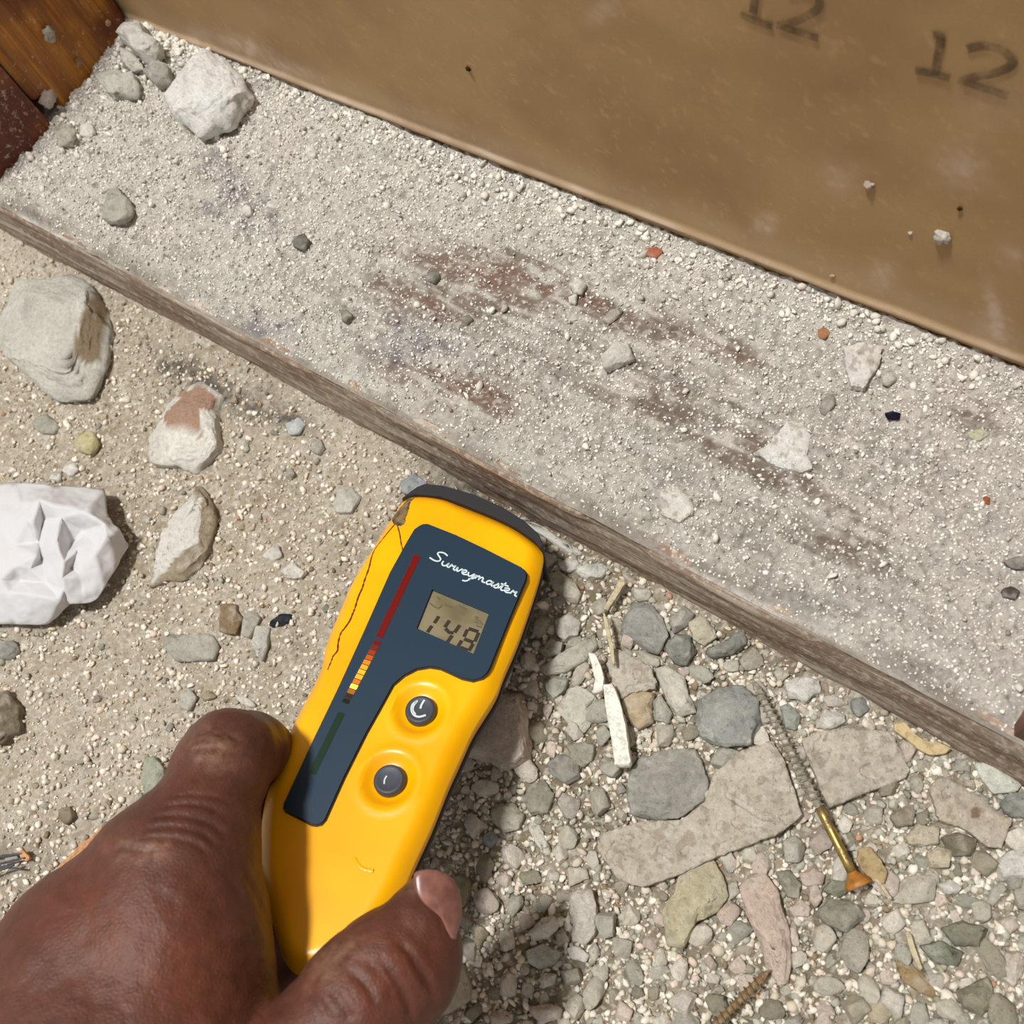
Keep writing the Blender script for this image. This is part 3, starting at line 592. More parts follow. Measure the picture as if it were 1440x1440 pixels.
for k in range(3):
    o1, o2 = [q for q in range(3) if q != k]; s0 = [slice(1, -1)] * 3; s0[k] = slice(0, -1); s1 = list(s0); s1[k] = slice(1, None)
    A, B = inside[tuple(s0)], inside[tuple(s1)]; e = np.argwhere(A != B); off = np.array([1, 1, 1]); off[k] = 0; e = e + off; fl = inside[tuple(e.T)]
    u = np.zeros(3, int); v = np.zeros(3, int); u[(k + 1) % 3] = 1; v[(k + 2) % 3] = 1
    q = np.stack([idx[tuple((e - u - v).T)], idx[tuple((e - v).T)], idx[tuple(e.T)], idx[tuple((e - u).T)]], 1); q[~fl] = q[~fl][:, ::-1]; HF.append(q)
HF = np.concatenate(HF); HF = HF[(HF >= 0).all(1)]
def vnorm(V, Fq):
    n = np.cross(V[Fq[:, 2]] - V[Fq[:, 0]], V[Fq[:, 3]] - V[Fq[:, 1]]); N = np.zeros_like(V)
    for k in range(4): np.add.at(N, Fq[:, k], n)
    return N / (np.linalg.norm(N, axis=1)[:, None] + 1e-12)
for _ in range(4):  # relax
    S = np.zeros_like(HV); c_ = np.zeros(len(HV))
    for k in range(4):
        np.add.at(S, HF[:, k], HV[HF[:, (k + 1) % 4]]); np.add.at(S, HF[:, (k + 1) % 4], HV[HF[:, k]]); np.add.at(c_, HF[:, k], 1); np.add.at(c_, HF[:, (k + 1) % 4], 1)
    HV = HV * .4 + S / np.maximum(c_, 1)[:, None] * .6
# one finer level so that creases can be carved
hm = bpy.data.meshes.new('hand'); hm.from_pydata(HV.tolist(), [], HF.tolist()); bm = bmesh.new(); bm.from_mesh(hm)
c3 = (HV[HF].mean(1)); fx, fy = pix(c3); 
bm.faces.ensure_lookup_table(); es = {e for i, f in enumerate(bm.faces) if fx[i] > -20 and fx[i] < 700 and fy[i] < 1460 and c3[i][2] > .05 for e in f.edges}
bmesh.ops.subdivide_edges(bm, edges=list(es), cuts=1, use_grid_fill=True); bmesh.ops.triangulate(bm, faces=bm.faces[:])
HV = np.array([v.co[:] for v in bm.verts]); HT = np.array([[v.index for v in f.verts] for f in bm.faces]); bm.free(); bpy.data.meshes.remove(hm)
def tnorm(V, T):
    n = np.cross(V[T[:, 1]] - V[T[:, 0]], V[T[:, 2]] - V[T[:, 0]]); N = np.zeros_like(V)
    for k in range(3): np.add.at(N, T[:, k], n)
    return N / (np.linalg.norm(N, axis=1)[:, None] + 1e-12)
def lap(V, T, n, w=.5):
    for _ in range(n):
        S = np.zeros_like(V); c_ = np.zeros(len(V))
        for k in range(3):
            a, b = T[:, k], T[:, (k + 1) % 3]; np.add.at(S, a, V[b]); np.add.at(S, b, V[a]); np.add.at(c_, a, 1); np.add.at(c_, b, 1)
        V = V * (1 - w) + w * S / np.maximum(c_, 1)[:, None]
    return V
HV = lap(HV, HT, 3); HN = tnorm(HV, HT)
if (HN * (HV - HV.mean(0))).sum() < 0: HT = HT[:, ::-1]; HN = -HN
HB = BVHTree.FromPolygons([Vector(v) for v in HV], HT.tolist())
disp = np.zeros(len(HV))
def carve(pts, w, d, ridge=.16, conv=lambda x, y: (x, y)):
    L = []
    for p in catmull([conv(*q) for q in pts], 8):
        h, n = ray(p[0], p[1], HB)
        if h is not None: L.append(h)
    if len(L) < 2: return
    A = np.array(L[:-1]); B = np.array(L[1:]); near = np.zeros(len(HV), bool); lo2, hi2 = np.minimum(A.min(0), B.min(0)) - 4 * w, np.maximum(A.max(0), B.max(0)) + 4 * w
    I = np.where(((HV > lo2) & (HV < hi2)).all(1))[0]; best = np.full(len(I), 9.); tt = np.zeros(len(I))
    for i, (a, b) in enumerate(zip(A, B)):
        ba = b - a; t = np.clip(((HV[I] - a) @ ba) / (ba.dot(ba) + 1e-12), 0, 1); q = np.linalg.norm(HV[I] - a - t[:, None] * ba, axis=1); m = q < best; best[m] = q[m]; tt[m] = (i + t[m]) / len(A)
    fade = np.clip(np.minimum(tt, 1 - tt) * 6, 0.15, 1)
    disp[I] += fade * (-d * np.exp(-(best / w) ** 2) + d * ridge * np.exp(-((best - 2.1 * w) / (1.1 * w)) ** 2))
# thumb joint creases
for pts, w, d in [([(700, 925), (760, 965), (815, 1035), (860, 1110), (892, 1195)], .0010, .0005), ([(640, 1010), (690, 1080), (735, 1150), (765, 1215), (790, 1290)], .0010, .0005), ([(480, 1060), (540, 1100), (590, 1160), (620, 1230)], .0010, .0004), ([(380, 1140), (440, 1190), (480, 1250), (500, 1300)], .0010, .0004), ([(300, 1160), (350, 1200), (390, 1270)], .0009, .0004), ([(560, 1010), (620, 1060), (670, 1130), (700, 1210)], .0008, .0002), ([(770, 1000), (820, 1080), (850, 1150)], .0007, .0002)]:
    carve(pts, w, d, conv=z6)
def z1(x, y): return x / 3, 960 + y / 3
for pts, w, d in [([(560, 640), (650, 612), (760, 610), (860, 640), (930, 700)], .0010, .0004), ([(540, 665), (640, 650), (740, 655), (830, 685), (900, 740)], .0009, .0004), ([(620, 580), (700, 560), (800, 566), (900, 600), (960, 660)], .0009, .0004), ([(660, 530), (760, 510), (860, 520), (960, 560)], .0008, .0004), ([(470, 700), (560, 700), (640, 720)], .001, .0005),
                  ([(700, 480), (800, 470), (900, 480), (1000, 520)], .0007, .0003), ([(800, 240), (880, 215), (960, 225), (1040, 260)], .0009, .0003), ([(790, 290), (880, 275), (980, 290)], .0008, .0003), ([(1000, 760), (1060, 860), (1110, 960), (1180, 1080)], .0012, .0002), ([(900, 760), (980, 850), (1040, 960), (1090, 1090)], .0014, .0002)]:
    carve(pts, w, d, conv=z1)
pd = fbm(HV, 260, 3, 300) * .00016 + fbm(HV, 60, 2, 310) * .0004
HV = HV + HN * (disp + pd)[:, None]
# keep the skin clear of the meter it presses against: push overlapping skin out of the casing
def casing_depth(V):
    w = V - DO; u, v, n = w @ DU, w @ DV, w @ DN; ins = inpoly(u, v, [tuple(o) for o in OUT[::3]]); i = ((u[:, None] - OUT[None, ::3, 0]) ** 2 + (v[:, None] - OUT[None, ::3, 1]) ** 2); j = i.argmin(1); return ins, np.sqrt(i.min(1)), OUT[::3][j], nin[::3][j], u, v, n
I = np.where((HV[:, 2] < .11) & (HV[:, 0] > -.16))[0]
ins, dd, near, nn_, u, v, n = casing_depth(HV[I]); 
side_, bot_, top_ = dd, n + .0258, .0006 - n; hit_ = ins & (n > -.0258) & (n < .0006) & (n > topn(np.minimum(dd, .01)) * 0 - .0258)
pick = np.argmin(np.stack([side_ * 1.0, bot_ * .8, top_ * .9]), 0)
m = hit_ & (pick == 1); HV[I[m]] += DN[None] * (-.0258 - n[m])[:, None]
m = hit_ & (pick == 2); HV[I[m]] += DN[None] * (.0006 + topn(dd[m]) * .9 - n[m]).clip(0, 1)[:, None]
m = hit_ & (pick == 0); tu, tv = near[:, 0] - nn_[:, 0] * .0004, near[:, 1] - nn_[:, 1] * .0004; HV[I[m]] = DO + np.outer(tu[m], DU) + np.outer(tv[m], DV) + np.outer(n[m], DN)
adj = {}
for t in HT.tolist():
    for k in range(3): adj.setdefault(t[k], []).append(t[(k + 1) % 3])
seen = np.zeros(len(HV), bool); big = []
for s_ in adj:
    if seen[s_]: continue
    comp = [s_]; seen[s_] = True
    for q in comp:
        for w_ in adj[q]:
            if not seen[w_]: seen[w_] = True; comp.append(w_)
    if len(comp) > len(big): big = comp
kp = np.zeros(len(HV), bool); kp[big] = True; mp_ = np.cumsum(kp) - 1; HT = mp_[HT[kp[HT].all(1)]]; HV = HV[kp]; disp = disp[kp]
# skin tones: dry knuckles and painted highlights, redder pads, darker folds
hx, hy = pix(HV); bc = np.broadcast_to(lin((92, 55, 43)), (len(HV), 3))
bc = mixn(bc, lin((106, 57, 38)), blobs(hx, hy, [(200, 1340, 150, 90, 20, .9), (540, 1380, 90, 70, -40, .6)]).clip(0, 1))
bc = mixn(bc, lin((88, 52, 42)), blobs(hx, hy, [(350, 1040, 60, 60, 0, .6), (255, 1170, 80, 30, 10, .6), (370, 1290, 26, 110, -10, .5), (395, 1420, 26, 60, 0, .5)]).clip(0, 1))
bc = mixn(bc, lin((140, 106, 88)), (blobs(hx, hy, [(300, 1050, 40, 30, 30, .55), (200, 1195, 40, 18, 0, .5), (470, 1350, 50, 26, -35, .4), (590, 1240, 22, 12, -30, .6)]) * (1 + fbm(HV, 700, 2, 320))).clip(0, .8))
bc = mixn(bc, lin((66, 36, 28)), np.clip(-disp * 700, 0, .5))
bc = bc * (1 + .10 * fbm(HV, 90, 3, 330))[:, None]
M_skin, nt, pr = mat('dark_brown_skin', rough=.44); a = nod(nt, 'ShaderNodeAttribute', attribute_name='Col'); g = nod(nt, 'ShaderNodeNewGeometry'); pos = g.outputs['Position']
pr.inputs['Subsurface Weight'].default_value = .25; pr.inputs['Subsurface Radius'].default_value = (.0030, .0010, .0005); pr.inputs['Subsurface Scale'].default_value = .7; pr.inputs['Specular IOR Level'].default_value = .32
v1 = tex(nt, 'Voronoi', 900, pos, feature='DISTANCE_TO_EDGE'); n1 = tex(nt, 'Noise', 1400, pos, Detail=5, Roughness=.7); n2 = tex(nt, 'Noise', 300, pos, Detail=5)
c = mixc(nt, a.outputs['Color'], ramp(nt, n2.outputs[0], [(.3, .82), (.7, 1.14)]), 1.0, 'MULTIPLY'); c = mixc(nt, c, ramp(nt, n1.outputs[0], [(.3, .9), (.72, 1.08)]), 1.0, 'MULTIPLY'); nt.links.new(c, pr.inputs['Base Color'])
bq = bump(nt, pr, v1.outputs['Distance'], .45, .00030); bump(nt, pr, n1.outputs[0], .5, .00022, bq)
HL = np.array(HV[HV[:, 2].argmin()]); HL = np.array([HV[:, 0].mean(), HV[:, 1].mean(), HV[:, 2].min()])
hand = link('hand', mesh('hand', HV - HL, HT, bc), M_skin, loc=HL); tag(hand, "person's dark brown left hand gripping the tail of the yellow meter", 'hand')
# thumbnail: a curved plate on the far edge of the thumb tip
M_nail, nt, pr = mat('fingernail', tuple(lin((140, 92, 82))), .3); g = nod(nt, 'ShaderNodeNewGeometry'); ns = tex(nt, 'Noise', 220, g.outputs['Position'], Detail=3)
nt.links.new(mixc(nt, tuple(lin((124, 80, 72))), tuple(lin((152, 106, 94))), ramp(nt, ns.outputs[0], [(.4, 0.), (.65, 1.)])), pr.inputs['Base Color'])
HB2 = BVHTree.FromPolygons([Vector(v) for v in HV], HT.tolist())
nail_px = [(591, 1231), (600, 1226), (612, 1224), (627, 1228), (637, 1239), (643, 1262), (644, 1286), (640, 1308), (637, 1322), (631, 1310), (624, 1291), (613, 1279), (604, 1270), (594, 1253)]
a_, b_2 = PZ(596, 1300, .084), PZ(606, 1250, .0835)
def nail():
    # plate patch: take the outline at its own height, bend it over the thumb's edge
    pts = [np.array(p, float) for p in nail_px]; c = sum(pts) / len(pts); bd = closed_cat(pts, 48); V = []; rings = 7
    axis = PZ(603, 1272, .081)
    def pt(p, lift):
        w = P(p[0], p[1], .0805); r = (p[0] - 592) / 52.; return w + np.array([0, 0, .0052 - .0075 * max(r, 0) ** 2 + lift])
    for k in range(rings):
        t = 1 - k / (rings - 1)
        for b in bd: V.append(pt(c + (b - c) * t, .0003 * (1 - t)))
    Fl = []
    for k in range(rings - 1):
        for i in range(48): Fl.append((k * 48 + i, k * 48 + (i + 1) % 48, (k + 1) * 48 + (i + 1) % 48, (k + 1) * 48 + i))
    b0 = len(V)
    for b in bd: V.append(pt(b, -.0012))
    for i in range(48): Fl.append((b0 + i, b0 + (i + 1) % 48, (i + 1) % 48, i))
    return np.array(V), Fl
V, Fl = nail(); nl = link('thumbnail', mesh('thumbnail', V - HL, Fl), M_nail, hand); nl['label'] = 'dull pinkish brown thumbnail'
# ---------- stones, plaster chunks and litter ----------
SV = {k: ico(k) for k in (2, 3, 4, 5)}
COL = dict(grey=(186, 182, 170), dgrey=(162, 160, 151), lgrey=(208, 205, 194), white=(232, 228, 218), cream=(218, 206, 182), pink=(214, 194, 180), beige=(196, 180, 152), ggrey=(168, 164, 146), brown=(150, 128, 100), yellow=(206, 196, 150), slate=(48, 56, 62), orange=(176, 104, 68))
def zground(x, y):
    if y > YF - .0005: return float(top_z(np.array([x]), np.array([y]))[0][0])
    return float(floor_z(np.array([x]), np.array([y]), False)[0])
def polar(poly, th):
    p = np.array(poly); q = np.roll(p, -1, 0); best = np.zeros(len(th)); c, s = np.cos(th), np.sin(th)
    for a, b in zip(p, q):
        e = b - a; den = c * e[1] - s * e[0]; den = np.where(abs(den) < 1e-12, 1e-12, den); r = (a[0] * e[1] - a[1] * e[0]) / den; t = (a[0] * s - a[1] * c) / den * 1.0
        t = (a[0] * s - a[1] * c) / den; ok = (r > 0) & (t >= -1e-6) & (t <= 1 + 1e-6); best = np.where(ok & (r > best), r, best)
    return best
def rock(poly, h, col, seed, box=.55, sub=4, cuts=9, rough=.05, tilt=(0, 0), zb=None, patch=None, sink=.12, speck=.35):
    """angular lump whose plan follows POLY (pixels) where it stands; h = height in metres"""
    cx, cy = np.mean([p[0] for p in poly]), np.mean([p[1] for p in poly]); w = P(cx, cy, .003); onp = P(cx, cy, TP)[1] > YF + .001
    z0 = (zground(*P(cx, cy, TP)[:2]) if onp else zground(w[0], w[1])) if zb is None else zb; z0 -= h * sink
    pw = np.array([P(x, y, z0 + h * .55)[:2] for x, y in poly]); c = pw.mean(0); q = pw - c
    V, Fc = SV[sub]; V = V.copy(); th = np.arctan2(V[:, 1], V[:, 0]); rho = np.hypot(V[:, 0], V[:, 1]); R = polar(q, th)
    Rm = R.max(); R = np.where(R <= 0, Rm * .3, R)
    U = np.stack([np.cos(th) * rho ** box, np.sin(th) * rho ** box, np.sign(V[:, 2]) * np.abs(V[:, 2]) ** (box + .1)], -1)
    rs = np.random.default_rng(seed)
    for k in range(cuts):
        d = rs.normal(size=3); d[2] = abs(d[2]) * 1.2; d /= np.linalg.norm(d); lim = rs.uniform(.80, .97) * (1 if d[2] > .5 else 1.08); s = U @ d; U = U - np.outer(np.maximum(s - lim, 0), d)
    nn = fbm(U * [1, 1, h / Rm], 2.2, 4, seed) * rough + fbm(U, 7, 2, seed + 9) * rough * .45 + (fbm(U, 22, 2, seed + 19) * .012 if sub > 4 else 0); U = U * (1 + nn[:, None])
    W3 = np.stack([U[:, 0] * R, U[:, 1] * R, (U[:, 2] * .5 + .5) * h], -1); W3[:, 2] += (W3[:, 0] * tilt[0] + W3[:, 1] * tilt[1]) * sstep(0, h, W3[:, 2])
    org = np.array([c[0], c[1], z0]); Wd = W3 + org; b0 = lin(COL[col] if isinstance(col, str) else col)
    b0 = b0 * 1.12 if b0.mean() > .12 else b0; cc = np.broadcast_to(b0, (len(Wd), 3)) * (1 + .12 * fbm(Wd, 160, 3, seed))[:, None]; cc = mixn(cc, lin((232, 226, 214)), (np.clip(fbm(Wd, 420, 3, seed + 3) - .05, 0, 1) * speck * 1.5).clip(0, .8)); cc = cc * (1 - .22 * (noise(Wd, 700, seed + 4) > .5))[:, None]
    if patch is not None:
        ppx, ppy = pix(Wd); jx = 3 * noise(Wd, 500, 5); m = inpoly(ppx + jx, ppy + jx, patch[0]) & (U[:, 2] > patch[2] if len(patch) > 2 else U[:, 2] > .0); cc = mixn(cc, lin(patch[1]) , m * .92)
    return org, W3, Fc, np.clip(cc, 0, 1)
def slab(poly, h, col, seed, tilt=(0, 0), patch=None, zb=None, sub=4, jag=1.2, **kw):
    # flat broken sheet: ragged outline with crisp edges, gritty level top
    cx, cy = np.mean([p[0] for p in poly]), np.mean([p[1] for p in poly]); w = P(cx, cy, .003); onp = P(cx, cy, TP)[1] > YF + .001; z0 = zground(*(P(cx, cy, TP)[:2] if onp else w[:2])) - h * .15
    bd = resample(poly, 110); rs = np.random.default_rng(seed); bd = bd + jag * np.stack([noise(bd, .16, seed), noise(bd, .16, seed + 1)], 1) + jag * .8 * np.stack([noise(bd, .5, seed), noise(bd, .5, seed + 1)], 1)
    st_ = 2.6 if sub > 4 else 2.2; xs_ = np.arange(bd[:, 0].min(), bd[:, 0].max(), st_); ys_ = np.arange(bd[:, 1].min(), bd[:, 1].max(), st_); X_, Y_ = [a.ravel() for a in np.meshgrid(xs_, ys_)]; X_ = X_ + rs.uniform(-.6, .6, len(X_)); Y_ = Y_ + rs.uniform(-.6, .6, len(Y_))
    m = inpoly(X_, Y_, [tuple(b) for b in bd]); m &= ((X_[:, None] - bd[None, :, 0]) ** 2 + (Y_[:, None] - bd[None, :, 1]) ** 2).min(1) > 2.2; q = list(bd) + list(np.stack([X_[m], Y_[m]], 1)); nb = len(bd)
    v, e, f, *_ = delaunay_2d_cdt([Vector(tuple(a)) for a in q], [(i, (i + 1) % nb) for i in range(nb)], [], 0, 1e-6); v = np.array([tuple(a) for a in v]); Fl = []; bl = [tuple(b) for b in bd]
    for t in f:
        c = v[list(t)].mean(0)
        if inpoly(c[0], c[1], bl): Fl.append(tuple(t))
    T = np.array([P(a, b, z0 + h) for a, b in v]); dd = np.sqrt(((v[:, None] - bd[None]) ** 2).sum(-1)).min(1); T[:, 2] += .00022 * fbm(T, 260, 3, seed) - .0005 * np.exp(-dd / 1.6) - .0005 * (noise(T, 330, seed + 2) > .55)
    c = T.mean(0); T[:, 2] += (T[:, 0] - c[0]) * tilt[0] + (T[:, 1] - c[1]) * tilt[1]; B = T[:nb].copy(); B[:, 2] -= h * .55; B[:, :2] += .0002 * np.stack([noise(B, 900, 1), noise(B, 900, 2)], 1); B2 = T[:nb].copy(); B2[:, 2] = np.minimum(z0, B[:, 2] - .0003); B2[:, :2] = c[:2] + (B2[:, :2] - c[:2]) * .985
    Wd = np.concatenate([T, B, B2]); n0 = len(T)
    for i in range(nb): j = (i + 1) % nb; Fl += [(i, j, n0 + j, n0 + i)[::-1], (n0 + i, n0 + j, n0 + nb + j, n0 + nb + i)[::-1]]
    Fl.append(tuple(n0 + nb + i for i in range(nb))); b0 = lin(COL[col] if isinstance(col, str) else col)
    cc = np.broadcast_to(b0, (len(Wd), 3)) * (1 + .14 * fbm(Wd, 120, 3, seed))[:, None]; cc = mixn(cc, lin((232, 224, 208)), np.clip(fbm(Wd, 300, 3, seed + 3), 0, 1) * .6); cc = mixn(cc, lin((150, 136, 116)), (noise(Wd, 240, seed + 5) > .6) * .45); cc = mixn(cc, lin((176, 160, 140)), (noise(Wd, 620, seed + 6) > .42) * .55); cc = mixn(cc, lin((238, 230, 216)), (noise(Wd, 560, seed + 7) > .45) * .5)
    if patch is not None: ppx, ppy = pix(Wd); cc = mixn(cc, lin(patch[1]), inpoly(ppx, ppy, patch[0]) * .9)
    org = np.array([c[0], c[1], z0]); return org, Wd - org, Fl, np.clip(cc, 0, 1)
def put(name, cat, label, poly, h, col, seed, group=None, **kw):
    fl = kw.get('box', 1) <= .27 or name == 'render_slab'; org, V, Fc, cc = (slab if fl else rock)(poly, h, col, seed, **kw); kw['sub'] = 3 if fl else kw.get('sub', 4); o = link(name, mesh(name, V, Fc, cc, smooth=kw.get('sub', 4) > 3), M_rock, loc=org); tag(o, label, cat, group); hero_poly.append(poly); return o
hero_poly = []
sc = lambda ox, oy, k: (lambda *p: [(ox + a / k, oy + b / k) for a, b in zip(p[::2], p[1::2])])
ZA, ZB, ZC, ZD, ZE, ZI, ZG, ZH, ZJ, ZK, ZT, ZM, Z1 = sc(480, 960, 3), sc(960, 960, 3), sc(700, 720, 4), sc(0, 480, 3), sc(0, 340, 4.235), sc(0, 0, 3), sc(960, 480, 3), sc(480, 0, 3), sc(480, 480, 3), sc(1200, 900, 6), sc(560, 1220, 6), sc(360, 660, 3.2727), sc(0, 960, 3)
